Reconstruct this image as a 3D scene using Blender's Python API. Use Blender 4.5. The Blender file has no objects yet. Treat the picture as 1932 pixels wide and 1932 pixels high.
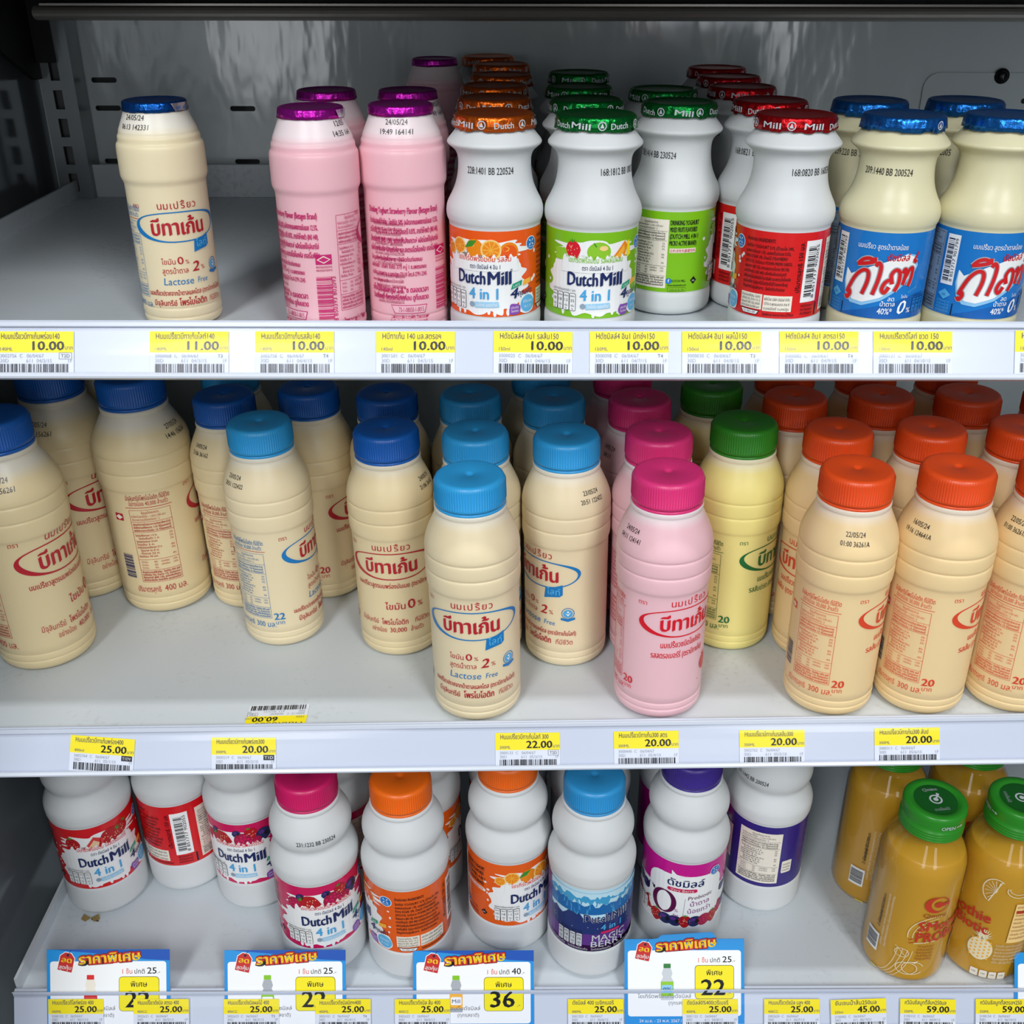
import bpy, bmesh, math, random
from mathutils import Vector, Matrix
from mathutils.geometry import tessellate_polygon
R_ = random.Random(7)
SC = bpy.context.scene
COL = SC.collection

# ------------------------------------------------------------------ camera
CAMZ = 1.35
F = 2020.0; PITCH = math.radians(27.6); ROLL = 0.0015
cp, sp = math.cos(PITCH), math.sin(PITCH)
fwd = Vector((0, cp, -sp)); up0 = Vector((0, sp, cp)); r0 = Vector((1, 0, 0))
rgt = r0 * math.cos(ROLL) + up0 * math.sin(ROLL)
upv = up0 * math.cos(ROLL) - r0 * math.sin(ROLL)
cam = bpy.data.cameras.new('camera'); camo = bpy.data.objects.new('camera', cam); COL.objects.link(camo)
cam.sensor_width = 36; cam.sensor_fit = 'HORIZONTAL'; cam.lens = 36 * F / 1932
cam.clip_start = 0.02; cam.clip_end = 50
mw = Matrix((rgt, upv, -fwd)).transposed().to_4x4(); mw.translation = (0, 0, CAMZ)
camo.matrix_world = mw
SC.camera = camo

def ray(px, py):
    return fwd + rgt * ((px - 966) / F) + upv * ((966 - py) / F)
def on_plane(px, py, z0, tilt=0.0):
    """point on plane z = z0 + tilt*x (z relative to the camera height)"""
    d = ray(px, py); t = z0 / (d.z - tilt * d.x)
    return Vector((d.x * t, d.y * t, d.z * t))
def on_depth(px, py, Y):
    d = ray(px, py); t = Y / d.y
    return Vector((d.x * t, Y, d.z * t))

# ------------------------------------------------------------------ world, lights, exposure
w = bpy.data.worlds.new('store'); SC.world = w; w.use_nodes = True
w.node_tree.nodes['Background'].inputs[0].default_value = (0.86, 0.93, 1.0, 1)
w.node_tree.nodes['Background'].inputs[1].default_value = 0.20
def area(name, loc, target, sx, sy, power, color=(1, 1, 1)):
    l = bpy.data.lights.new(name, 'AREA'); l.shape = 'RECTANGLE'; l.size = sx; l.size_y = sy
    l.energy = power; l.color = color
    o = bpy.data.objects.new(name, l); COL.objects.link(o)
    o.location = (loc[0], loc[1], loc[2] + CAMZ)
    d = Vector(target) - Vector(loc)
    o.rotation_euler = d.to_track_quat('-Z', 'Y').to_euler()
    return o
area('ceiling_tube_over_cooler_offscreen', (0.23, 0.30, 0.98), (0.23, 0.50, -0.6), 1.2, 0.04, 9, (0.95, 0.98, 1.0))
area('ceiling_panel_left_offscreen', (-0.9, -1.8, 1.6), (-0.2, 0.5, -0.5), 0.6, 1.2, 52, (0.97, 0.99, 1.0))
area('ceiling_panel_right_offscreen', (1.0, -1.8, 1.6), (0.3, 0.5, -0.5), 0.6, 1.2, 52, (0.97, 0.99, 1.0))
area('shop_window_left_offscreen', (-1.2, -3.6, 0.35), (0.0, 0.8, -0.35), 0.6, 1.9, 17, (0.95, 0.98, 1.0))
area('shop_window_right_offscreen', (0.95, -3.6, 0.35), (0.0, 0.8, -0.35), 0.6, 1.9, 17, (0.95, 0.98, 1.0))
vs = SC.view_settings
vs.view_transform = 'Standard'; vs.look = 'None'; vs.gamma = 1.0; vs.use_curve_mapping = False
vs.exposure = -0.25
SC.cycles.max_bounces = 8; SC.cycles.transparent_max_bounces = 16
SC.cycles.caustics_reflective = False; SC.cycles.caustics_refractive = False
SC.cycles.sample_clamp_indirect = 4.0

# ------------------------------------------------------------------ materials
def lin(h):
    h = h.lstrip('#'); out = []
    for i in (0, 2, 4):
        c = int(h[i:i + 2], 16) / 255
        out.append(c / 12.92 if c <= 0.04045 else ((c + 0.055) / 1.055) ** 2.4)
    return (*out, 1)
MATS = {}
def M(name, hexc='#ffffff', rough=0.5, metal=0.0, spec=0.5, sss=0.0):
    if name in MATS: return MATS[name]
    m = bpy.data.materials.new(name); m.use_nodes = True
    b = m.node_tree.nodes['Principled BSDF']
    b.inputs['Base Color'].default_value = lin(hexc)
    b.inputs['Roughness'].default_value = rough
    b.inputs['Metallic'].default_value = metal
    b.inputs['Specular IOR Level'].default_value = spec
    if sss:
        b.inputs['Subsurface Weight'].default_value = sss
        b.inputs['Subsurface Radius'].default_value = (1.0, 0.8, 0.6)
        b.inputs['Subsurface Scale'].default_value = 0.006
    MATS[name] = m
    return m
def bsdf(m): return m.node_tree.nodes['Principled BSDF']
def milk(name, fill, head, level, soft=0.004):
    """translucent bottle: drink colour up to the fill level, paler plastic above it"""
    m = M(name, fill, 0.38, 0, 0.4, 0.25)
    nt = m.node_tree; N = nt.nodes; L = nt.links
    tc = N.new('ShaderNodeTexCoord'); sx = N.new('ShaderNodeSeparateXYZ'); L.new(tc.outputs['Object'], sx.inputs[0])
    mr = N.new('ShaderNodeMapRange'); mr.inputs[1].default_value = level - soft; mr.inputs[2].default_value = level + soft
    L.new(sx.outputs[2], mr.inputs[0])
    mx = N.new('ShaderNodeMix'); mx.data_type = 'RGBA'
    mx.inputs[6].default_value = lin(fill); mx.inputs[7].default_value = lin(head)
    L.new(mr.outputs[0], mx.inputs[0]); L.new(mx.outputs[2], bsdf(m).inputs['Base Color'])
    return m
def dirty_white(name, base, dirt, amount, rough, scale=60):
    m = M(name, base, rough)
    nt = m.node_tree; N = nt.nodes; L = nt.links
    tc = N.new('ShaderNodeTexCoord')
    n1 = N.new('ShaderNodeTexNoise'); n1.inputs['Scale'].default_value = scale; n1.inputs['Detail'].default_value = 8
    n2 = N.new('ShaderNodeTexNoise'); n2.inputs['Scale'].default_value = 9; n2.inputs['Detail'].default_value = 4
    L.new(tc.outputs['Object'], n1.inputs[0]); L.new(tc.outputs['Object'], n2.inputs[0])
    mm = N.new('ShaderNodeMath'); mm.operation = 'MULTIPLY'
    L.new(n1.outputs[0], mm.inputs[0]); L.new(n2.outputs[0], mm.inputs[1])
    mr = N.new('ShaderNodeMapRange'); mr.inputs[1].default_value = 0.30; mr.inputs[2].default_value = 0.46; mr.inputs[4].default_value = amount
    L.new(mm.outputs[0], mr.inputs[0])
    mx = N.new('ShaderNodeMix'); mx.data_type = 'RGBA'
    mx.inputs[6].default_value = lin(base); mx.inputs[7].default_value = lin(dirt)
    L.new(mr.outputs[0], mx.inputs[0]); L.new(mx.outputs[2], bsdf(m).inputs['Base Color'])
    return m
def wobbly(m, scale, strength, dist=0.002, stretch=(1, 1, 1)):
    nt = m.node_tree; N = nt.nodes; L = nt.links
    tc = N.new('ShaderNodeTexCoord'); mp = N.new('ShaderNodeMapping'); mp.inputs['Scale'].default_value = stretch
    L.new(tc.outputs['Object'], mp.inputs[0])
    n = N.new('ShaderNodeTexNoise'); n.inputs['Scale'].default_value = scale; n.inputs['Detail'].default_value = 3
    L.new(mp.outputs[0], n.inputs[0])
    b = N.new('ShaderNodeBump'); b.inputs['Strength'].default_value = strength; b.inputs['Distance'].default_value = dist
    L.new(n.outputs[0], b.inputs['Height']); L.new(b.outputs[0], bsdf(m).inputs['Normal'])
    return m
def clear(name, tint='#ffffff', rough=0.04, alpha_shift=0.0, ior=1.45):
    m = bpy.data.materials.new(name); m.use_nodes = True
    nt = m.node_tree; N = nt.nodes; L = nt.links; N.clear()
    out = N.new('ShaderNodeOutputMaterial'); mix = N.new('ShaderNodeMixShader')
    tr = N.new('ShaderNodeBsdfTransparent'); tr.inputs[0].default_value = lin(tint)
    gl = N.new('ShaderNodeBsdfGlossy'); gl.inputs['Roughness'].default_value = rough
    lw = N.new('ShaderNodeLayerWeight'); lw.inputs[0].default_value = .5
    pw = N.new('ShaderNodeMath'); pw.operation = 'POWER'; pw.inputs[1].default_value = 5; L.new(lw.outputs['Facing'], pw.inputs[0])
    f0 = ((ior - 1) / (ior + 1)) ** 2; fr = N.new('ShaderNodeMath'); fr.operation = 'MULTIPLY_ADD'; fr.inputs[1].default_value = 1 - f0; fr.inputs[2].default_value = f0; L.new(pw.outputs[0], fr.inputs[0])
    L.new(fr.outputs[0], mix.inputs[0]); L.new(tr.outputs[0], mix.inputs[1]); L.new(gl.outputs[0], mix.inputs[2])
    L.new(mix.outputs[0], out.inputs[0]); MATS[name] = m
    return m

shelf_white = dirty_white('shelf_white', '#ced5da', '#8b8a88', 0.30, 0.42, 220)
rail_white = M('rail_white', '#cad0db', 0.28)
rail_grey = M('rail_grey', '#bcc3d0', 0.3)
clear_rail = clear('clear_rail', '#fafbff', 0.12, ior=1.22)
wall_grey = wobbly(M('wall_grey', '#d2dadb', 0.13, 0.0, 0.7), 30, 0.3, 0.004, (1, 1, 0.35))
side_grey = wobbly(M('side_grey', '#8d949a', 0.12, 0.6, 0.6), 9, 0.12, 0.003)
post_grey = wobbly(M('post_grey', '#8d9294', 0.35, 0.5), 90, 0.1, 0.001)
steel_bar = wobbly(M('steel_bar', '#a8a29a', 0.3, 0.35), 120, 0.25, 0.001, (0.05, 1, 1))
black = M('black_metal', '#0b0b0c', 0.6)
dark_void = M('hollow_steel', '#75797b', 0.6)
screw_mat = M('screw_dark', '#17181a', 0.3, 0.6)

# ------------------------------------------------------------------ mesh helpers
def new_obj(name, me, parent=None, loc=None):
    o = bpy.data.objects.new(name, me); COL.objects.link(o)
    if parent: o.parent = parent
    if loc is not None: o.location = loc
    return o
def tag(o, label=None, cat=None, group=None, kind=None):
    if label: o['label'] = label
    if cat: o['category'] = cat
    if group: o['group'] = group
    if kind: o['kind'] = kind
    return o
def empty(name, loc):
    o = bpy.data.objects.new(name, None); COL.objects.link(o); o.location = loc; o.empty_display_size = 0.01
    return o
def mesh(name, verts, faces, mats, idx=None, smooth=False):
    me = bpy.data.meshes.new(name); me.from_pydata(verts, [], faces)
    for m in (mats if isinstance(mats, (list, tuple)) else [mats]): me.materials.append(m)
    if idx: me.polygons.foreach_set('material_index', idx)
    if smooth: me.polygons.foreach_set('use_smooth', [True] * len(me.polygons))
    me.update()
    return me
def box_mesh(name, x0, x1, y0, y1, z0, z1, mat, bev=0.0):
    bm = bmesh.new(); bmesh.ops.create_cube(bm, size=1)
    for v in bm.verts:
        v.co = Vector(((x0 + x1) / 2 + v.co.x * (x1 - x0), (y0 + y1) / 2 + v.co.y * (y1 - y0), (z0 + z1) / 2 + v.co.z * (z1 - z0)))
    if bev: bmesh.ops.bevel(bm, geom=bm.edges[:], offset=bev, segments=2, affect='EDGES', profile=0.5)
    me = bpy.data.meshes.new(name); bm.to_mesh(me); bm.free(); me.materials.append(mat)
    return me
def extrude_profile(name, prof, x0, x1, mat, closed=True):
    """profile in (y,z), swept along x"""
    n = len(prof)
    v = [(x0, y, z) for y, z in prof] + [(x1, y, z) for y, z in prof]
    f = [(i, (i + 1) % n, n + (i + 1) % n, n + i) for i in range(n if closed else n - 1)]
    if closed: f += [tuple(range(n))[::-1], tuple(range(n, 2 * n))]
    return mesh(name, v, f, mat)
def rounded_rect(cx, cy, w_, h_, r, n=5):
    pts = []
    for (sx, sy, a0) in ((1, 1, 0), (-1, 1, 90), (-1, -1, 180), (1, -1, 270)):
        for k in range(n + 1):
            a = math.radians(a0 + 90 * k / n)
            pts.append((cx + sx * (w_ / 2 - r) + r * math.cos(a), cy + sy * (h_ / 2 - r) + r * math.sin(a)))
    return pts
def holed_panel(name, outer, holes, mat, depth, to3):
    """flat panel with real holes, hole rims and outer rim running back by depth; to3(u,v,w) -> xyz"""
    loops = [outer] + holes
    flat = [p for l in loops for p in l]
    tris = tessellate_polygon([[Vector((p[0], p[1], 0)) for p in l] for l in loops])
    n = len(flat)
    v = [to3(p[0], p[1], 0) for p in flat] + [to3(p[0], p[1], depth) for p in flat]
    f = [tuple(t) for t in tris] + [tuple(i + n for i in t)[::-1] for t in tris]
    s = 0
    for l in loops:
        k = len(l)
        f += [(s + i, s + (i + 1) % k, n + s + (i + 1) % k, n + s + i) for i in range(k)]
        s += k
    return mesh(name, v, f, mat)

# ------------------------------------------------------------------ print (lettering and flat artwork)
TXT = {}
def text2d(s, bold=0.0, track=1.0, shear=0.0):
    key = (s, bold, track, shear)
    if key not in TXT:
        c = bpy.data.curves.new('t', 'FONT'); c.body = s; c.size = 1; c.resolution_u = 2
        c.offset = bold; c.space_character = track; c.shear = shear
        o = bpy.data.objects.new('t', c); COL.objects.link(o)
        dg = bpy.context.evaluated_depsgraph_get()
        ev = o.evaluated_get(dg); me = ev.to_mesh()
        v = [(p.co.x, p.co.y) for p in me.vertices]; f = [tuple(p.vertices) for p in me.polygons]
        ev.to_mesh_clear(); bpy.data.objects.remove(o); bpy.data.curves.remove(c)
        if not v: v = [(0, 0), (0.1, 0), (0, 0.1)]; f = [(0, 1, 2)]
        TXT[key] = (v, f, min(p[0] for p in v), max(p[0] for p in v))
    return TXT[key]
LAYER = 0.00009
class Print:
    def __init__(s): s.items = []; s.mats = []
    def mi(s, m):
        if m not in s.mats: s.mats.append(m)
        return s.mats.index(m)
    def add(s, v, f, m, layer): s.items.append((v, f, s.mi(m), layer))
    def text(s, t, u, v, size, m, w=None, bold=0.0, align='C', rot=0.0, layer=3, track=1.0, shear=0.0):
        """baseline at v; size = letter size; w = forced width"""
        off = bold if bold > .05 else 0.0
        vv, ff, x0, x1 = text2d(t, off, track, shear)
        if 0 < bold <= .05:     # heavier letters: two copies, slightly apart
            n_ = len(vv); b_ = bold * .8
            vv = [(x - b_, y - b_ * .5) for x, y in vv] + [(x + b_, y + b_ * .5) for x, y in vv]; ff = list(ff) + [tuple(i + n_ for i in q) for q in ff]
        sx = (w / (x1 - x0)) if w else size
        a = {'C': (x0 + x1) / 2, 'L': x0, 'R': x1}[align]
        c_, s_ = math.cos(rot), math.sin(rot)
        out = []
        for x, y in vv:
            X = (x - a) * sx; Y = y * size
            out.append((u + X * c_ - Y * s_, v + X * s_ + Y * c_))
        s.add(out, ff, m, layer)
    def poly(s, pts, m, layer=1):
        tris = tessellate_polygon([[Vector((p[0], p[1], 0)) for p in pts]])
        us = [p[0] for p in pts]
        if max(us) - min(us) < 0.004:
            s.add(list(pts), [tuple(t) for t in tris], m, layer); return
        bm = bmesh.new(); vs_ = [bm.verts.new((p[0], p[1], 0)) for p in pts]
        for t in tris:
            try: bm.faces.new([vs_[i] for i in t])
            except ValueError: pass
        k = math.floor(min(us) / 0.003) + 1
        while k * 0.003 < max(us):
            bmesh.ops.bisect_plane(bm, geom=bm.verts[:] + bm.edges[:] + bm.faces[:], plane_co=(k * 0.003, 0, 0), plane_no=(1, 0, 0), dist=1e-7)
            k += 1
        bm.verts.index_update()
        s.add([(v.co.x, v.co.y) for v in bm.verts], [tuple(v.index for v in f.verts) for f in bm.faces], m, layer)
        bm.free()
    def rect(s, u0, u1, v0, v1, m, layer=1): s.poly([(u0, v0), (u1, v0), (u1, v1), (u0, v1)], m, layer)
    def rrect(s, cu, cv, w_, h_, r, m, layer=1): s.poly(rounded_rect(cu, cv, w_, h_, r, 4), m, layer)
    def ell(s, cu, cv, a, b, m, layer=1, rot=0, n=20):
        c_, s_ = math.cos(rot), math.sin(rot)
        s.poly([(cu + a * math.cos(t) * c_ - b * math.sin(t) * s_, cv + a * math.cos(t) * s_ + b * math.sin(t) * c_) for t in [2 * math.pi * k / n for k in range(n)]], m, layer)
    def ring(s, cu, cv, a, b, th, m, layer=2, rot=0, n=48, thf=None):
        """elliptic ring; thf(angle) gives the line thickness"""
        c_, s_ = math.cos(rot), math.sin(rot); v = []; f = []
        for k in range(n):
            t = 2 * math.pi * k / n; q = thf(t) if thf else th
            for d in (q / 2, -q / 2):
                x = (a + d) * math.cos(t); y = (b + d) * math.sin(t)
                v.append((cu + x * c_ - y * s_, cv + x * s_ + y * c_))
        for k in range(n): j = (k + 1) % n; f.append((2 * k, 2 * j, 2 * j + 1, 2 * k + 1))
        s.add(v, f, m, layer)
    def line(s, pts, th, m, layer=2):
        """polyline of even thickness"""
        v = []; f = []
        for i, p in enumerate(pts):
            a = Vector(pts[max(i - 1, 0)]); b = Vector(pts[min(i + 1, len(pts) - 1)])
            d = (b - a); d = d.normalized() if d.length > 1e-9 else Vector((1, 0)); nrm = Vector((-d.y, d.x)) * th / 2
            v += [(p[0] + nrm.x, p[1] + nrm.y), (p[0] - nrm.x, p[1] - nrm.y)]
        for i in range(len(pts) - 1): f.append((2 * i, 2 * i + 2, 2 * i + 3, 2 * i + 1))
        s.add(v, f, m, layer)
    def frame(s, u0, u1, v0, v1, th, m, layer=2):
        for a in ((u0, u1, v0 - th / 2, v0 + th / 2), (u0, u1, v1 - th / 2, v1 + th / 2), (u0 - th / 2, u0 + th / 2, v0, v1), (u1 - th / 2, u1 + th / 2, v0, v1)):
            s.rect(*a, m, layer)
    def bars(s, u0, u1, v0, v1, m, n=34, vertical=True, layer=3, seed=1):
        rr = random.Random(seed); ws = [rr.choice((1, 1, 2, 3)) for _ in range(2 * n)]; tot = sum(ws); x = 0
        for i, q in enumerate(ws):
            a, b = x / tot, (x + q) / tot; x += q
            if i % 2: continue
            if vertical: s.poly([(u0 + (u1 - u0) * a, v0), (u0 + (u1 - u0) * b, v0), (u0 + (u1 - u0) * b, v1), (u0 + (u1 - u0) * a, v1)], m, layer)
            else: s.poly([(u0, v0 + (v1 - v0) * a), (u1, v0 + (v1 - v0) * a), (u1, v0 + (v1 - v0) * b), (u0, v0 + (v1 - v0) * b)], m, layer)
    def para(s, lines, u0, u1, vtop, dv, size, m, bold=0.0, layer=3, full=True):
        for i, t in enumerate(lines):
            if t: s.text(t, u0, vtop - i * dv, size, m, w=(u1 - u0) * (full if isinstance(full, float) else 1.0) if full else None, bold=bold, align='L', layer=layer)
    def scaled(s, k, du=0.0, dv=0.0):
        s.items = [([(x * k + du, y * k + dv) for x, y in v], f, m, l) for v, f, m, l in s.items]; return s
    def build(s, name, rf=None, eps=0.00008):
        """rf(v): radius at height v (wrap on a bottle); None: flat in the x-z plane facing -y"""
        V = []; Fc = []; I = []
        for v, f, m, l in s.items:
            b = len(V); e = eps + l * LAYER
            for (u, h) in v:
                if rf:
                    r = rf(h); a = u / r; V.append(((r + e) * math.sin(a), -(r + e) * math.cos(a), h))
                else: V.append((u, -e, h))
            for q in f: Fc.append(tuple(b + i for i in q)); I.append(m)
        return mesh(name, V, Fc, s.mats, I)

# ------------------------------------------------------------------ lathe
def smooth_prof(p, it=2):
    for _ in range(it):
        q = [p[0]]
        for a, b in zip(p, p[1:]):
            q += [(a[0] * .75 + b[0] * .25, a[1] * .75 + b[1] * .25), (a[0] * .25 + b[0] * .75, a[1] * .25 + b[1] * .75)]
        q.append(p[-1]); p = q
    return p
def lathe(name, prof, mat, seg=56, smooth=True, mod=None):
    """prof: list of (h, r) in metres, bottom to top; mod(k, r, h) changes the radius around the turn"""
    V = []; Fc = []
    for h, r in prof:
        for k in range(seg):
            a = 2 * math.pi * k / seg
            q = mod(k, r, h) if mod else (r, h)
            V.append((q[0] * math.sin(a), -q[0] * math.cos(a), q[1]))
    n = len(prof)
    for i in range(n - 1):
        for k in range(seg):
            j = (k + 1) % seg
            Fc.append((i * seg + k, i * seg + j, (i + 1) * seg + j, (i + 1) * seg + k))
    Fc.append(tuple(range(seg))[::-1]); Fc.append(tuple((n - 1) * seg + k for k in range(seg)))
    me = mesh(name, V, Fc, mat, smooth=smooth)
    return me
def mm(l): return [(h / 1000, r / 1000) for h, r in l]
def radius_fn(prof):
    def f(h):
        for (h0, r0_), (h1, r1) in zip(prof, prof[1:]):
            if h0 <= h <= h1 and h1 > h0: return r0_ + (r1 - r0_) * (h - h0) / (h1 - h0)
        return prof[-1][1] if h > prof[-1][0] else prof[2][1]
    return f

# ------------------------------------------------------------------ print inks
ink = {k: M('ink_' + k, h, 0.35) for k, h in dict(red='#b5202f', blue='#1579bd', lightblue='#4aa7de', navy='#16275f', green='#2e7d3c', darkgreen='#1d6b35',
    orange='#e0482a', pink='#d9182b', magenta='#c8236f', black='#15151a', grey='#6e7074', palegrey='#a9adb4', white='#f4f5f5', yellow='#f6e615', cream='#efe7d8',
    dm_orange='#ee5a17', dm_green='#83c31d', dm_red='#dc1f20', dm_pink='#cf1659', dm_purple='#33247c', dm_blue='#1467ad', dl_blue='#1b78c8', dl_dark='#125fae',
    dl_light='#8fc7ee', dl_red='#d0191f', fruit_orange='#f08a12', fruit_light='#f7b53a', fruit_pale='#fad58b', strawberry='#b3141d', straw_light='#d9433f', leaf='#3f8f2a',
    apple='#8fc92c', blueberry='#222a5c', raspberry='#a3123f', skyblue='#5fb6e6', pill='#9fd0ee', teal='#1f9c77', violet='#8a4fb0', seed='#efc9a0', silver='#c9ced4',
    vb_pink='#c8128c', plum='#5a0d43', mauve='#8f4d8d', brown='#9a4a17', amred='#c23a22', tanline='#ece0bd', stamp='#1e1e22', bluegrey='#8fa3b5',
    mb_navy='#1c2f6e', mb_sky='#3f9fd0', mb_pale='#bfe3f2', mb_purple='#5b2f86', mb_mag='#7a2a8a', bannerblue='#1d8fd8', bannerdark='#0f4fae', promo_red='#c4201f', promo_yel='#ffd815').items()}

THAI = ['ส่วนประกอบที่สำคัญ : โยเกิร์ต 50% (ผลิตจากนมผงขาดมันเนย 12.5%,', 'เวย์โปรตีน 2%), น้ำตาล 11%, น้ำสตรอเบอร์รี่ 0.03%, สารทำให้คงตัว (INS 440),',
        'สีธรรมชาติ (INS 120), แต่งกลิ่นสังเคราะห์ ผลิตโดยใช้จุลินทรีย์', 'แล็กโทบาซิลลัส บัลแกริคัส และสเตรปโตค็อกคัส เทอร์โมฟิลัส',
        'ข้อมูลสำหรับผู้แพ้อาหาร : มีผลิตภัณฑ์ของนม', 'ผลิตโดย : บริษัท จำกัด 37/5 หมู่ 1 ถ.เพชรเกษม', 'ขนส่ง อ.สามพราน จ.นครปฐม 73110 โทร.0-2791-2345']
NUT = ['คุณค่าทางโภชนาการต่อหนึ่งหน่วยบริโภค', 'หนึ่งหน่วยบริโภค : 1 ขวด (150 มล.)', 'จำนวนหน่วยบริโภคต่อขวด : 2']

def nutrition_table(P, u0, u1, v0, v1, m, frame=True):
    """framed table: heading, rows with values, two dense blocks"""
    H = v1 - v0; W = u1 - u0; th = 0.00022 * (H / 0.05)
    if frame: P.frame(u0, u1, v0, v1, th, m)
    a = H / 24
    P.text('ข้อมูลโภชนาการ', (u0 + u1) / 2, v1 - a * 1.2, a * 1.1, m, w=W * .42)
    for i, t in enumerate(NUT[1:]): P.text(t, u0 + W * .04, v1 - a * (2.3 + 1.05 * i), a, m, w=W * (.82 - .16 * i), align='L')
    P.rect(u0, u1, v1 - a * 3.9, v1 - a * 3.9 + th, m)
    for i, t in enumerate(('คุณค่าทางโภชนาการต่อหนึ่งหน่วย', 'พลังงานทั้งหมด 110 กิโลแคลอรี่', 'พลังงานจากไขมัน 15 กิโลแคลอรี่')): P.text(t, u0 + W * .04, v1 - a * (4.9 + 1.0 * i), a * .95, m, w=W * .9, align='L', bold=.03)
    P.rect(u0, u1, v1 - a * 7.3, v1 - a * 7.3 + th, m)
    for i, (t, q) in enumerate((('ไขมันทั้งหมด 1.5 ก.', '2%'), ('ไขมันอิ่มตัว 1 ก.', '5%'), ('โคเลสเตอรอล 10 มก.', '3%'), ('โปรตีน 3 ก.', ''), ('คาร์โบไฮเดรตทั้งหมด 23 ก.', '8%'), ('ใยอาหาร 0 ก.', '0%'), ('น้ำตาล 22 ก.', ''), ('โซเดียม 70 มก.', '4%'))):
        P.text(t, u0 + W * (.04 + .07 * (i in (1, 5, 6))), v1 - a * (8.5 + 1.0 * i), a * .9, m, w=W * (.3 + .012 * len(t)), align='L', bold=.02)
        if q: P.text(q, u1 - W * .05, v1 - a * (8.5 + 1.0 * i), a * .9, m, align='R')
    P.rect(u0, u1, v1 - a * 16.4, v1 - a * 16.4 + th, m)
    for i in range(3):
        P.text('วิตามิน', u0 + W * .06, v1 - a * (17.4 + i), a * .85, m, w=W * .16, align='L'); P.text('0%', u0 + W * .42, v1 - a * (17.4 + i), a * .85, m)
        if i < 2: P.text('แคลเซียม', u0 + W * .55, v1 - a * (17.4 + i), a * .85, m, w=W * .2, align='L'); P.text('10%', u1 - W * .05, v1 - a * (17.4 + i), a * .85, m, align='R')
    P.rect(u0, u1, v1 - a * 20.0, v1 - a * 20.0 + th, m)
    for i in range(4): P.text(THAI[i % 4][:38], (u0 + u1) / 2, v1 - a * (20.9 + .9 * i), a * .9, m, w=W * .93, bold=.04)

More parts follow.
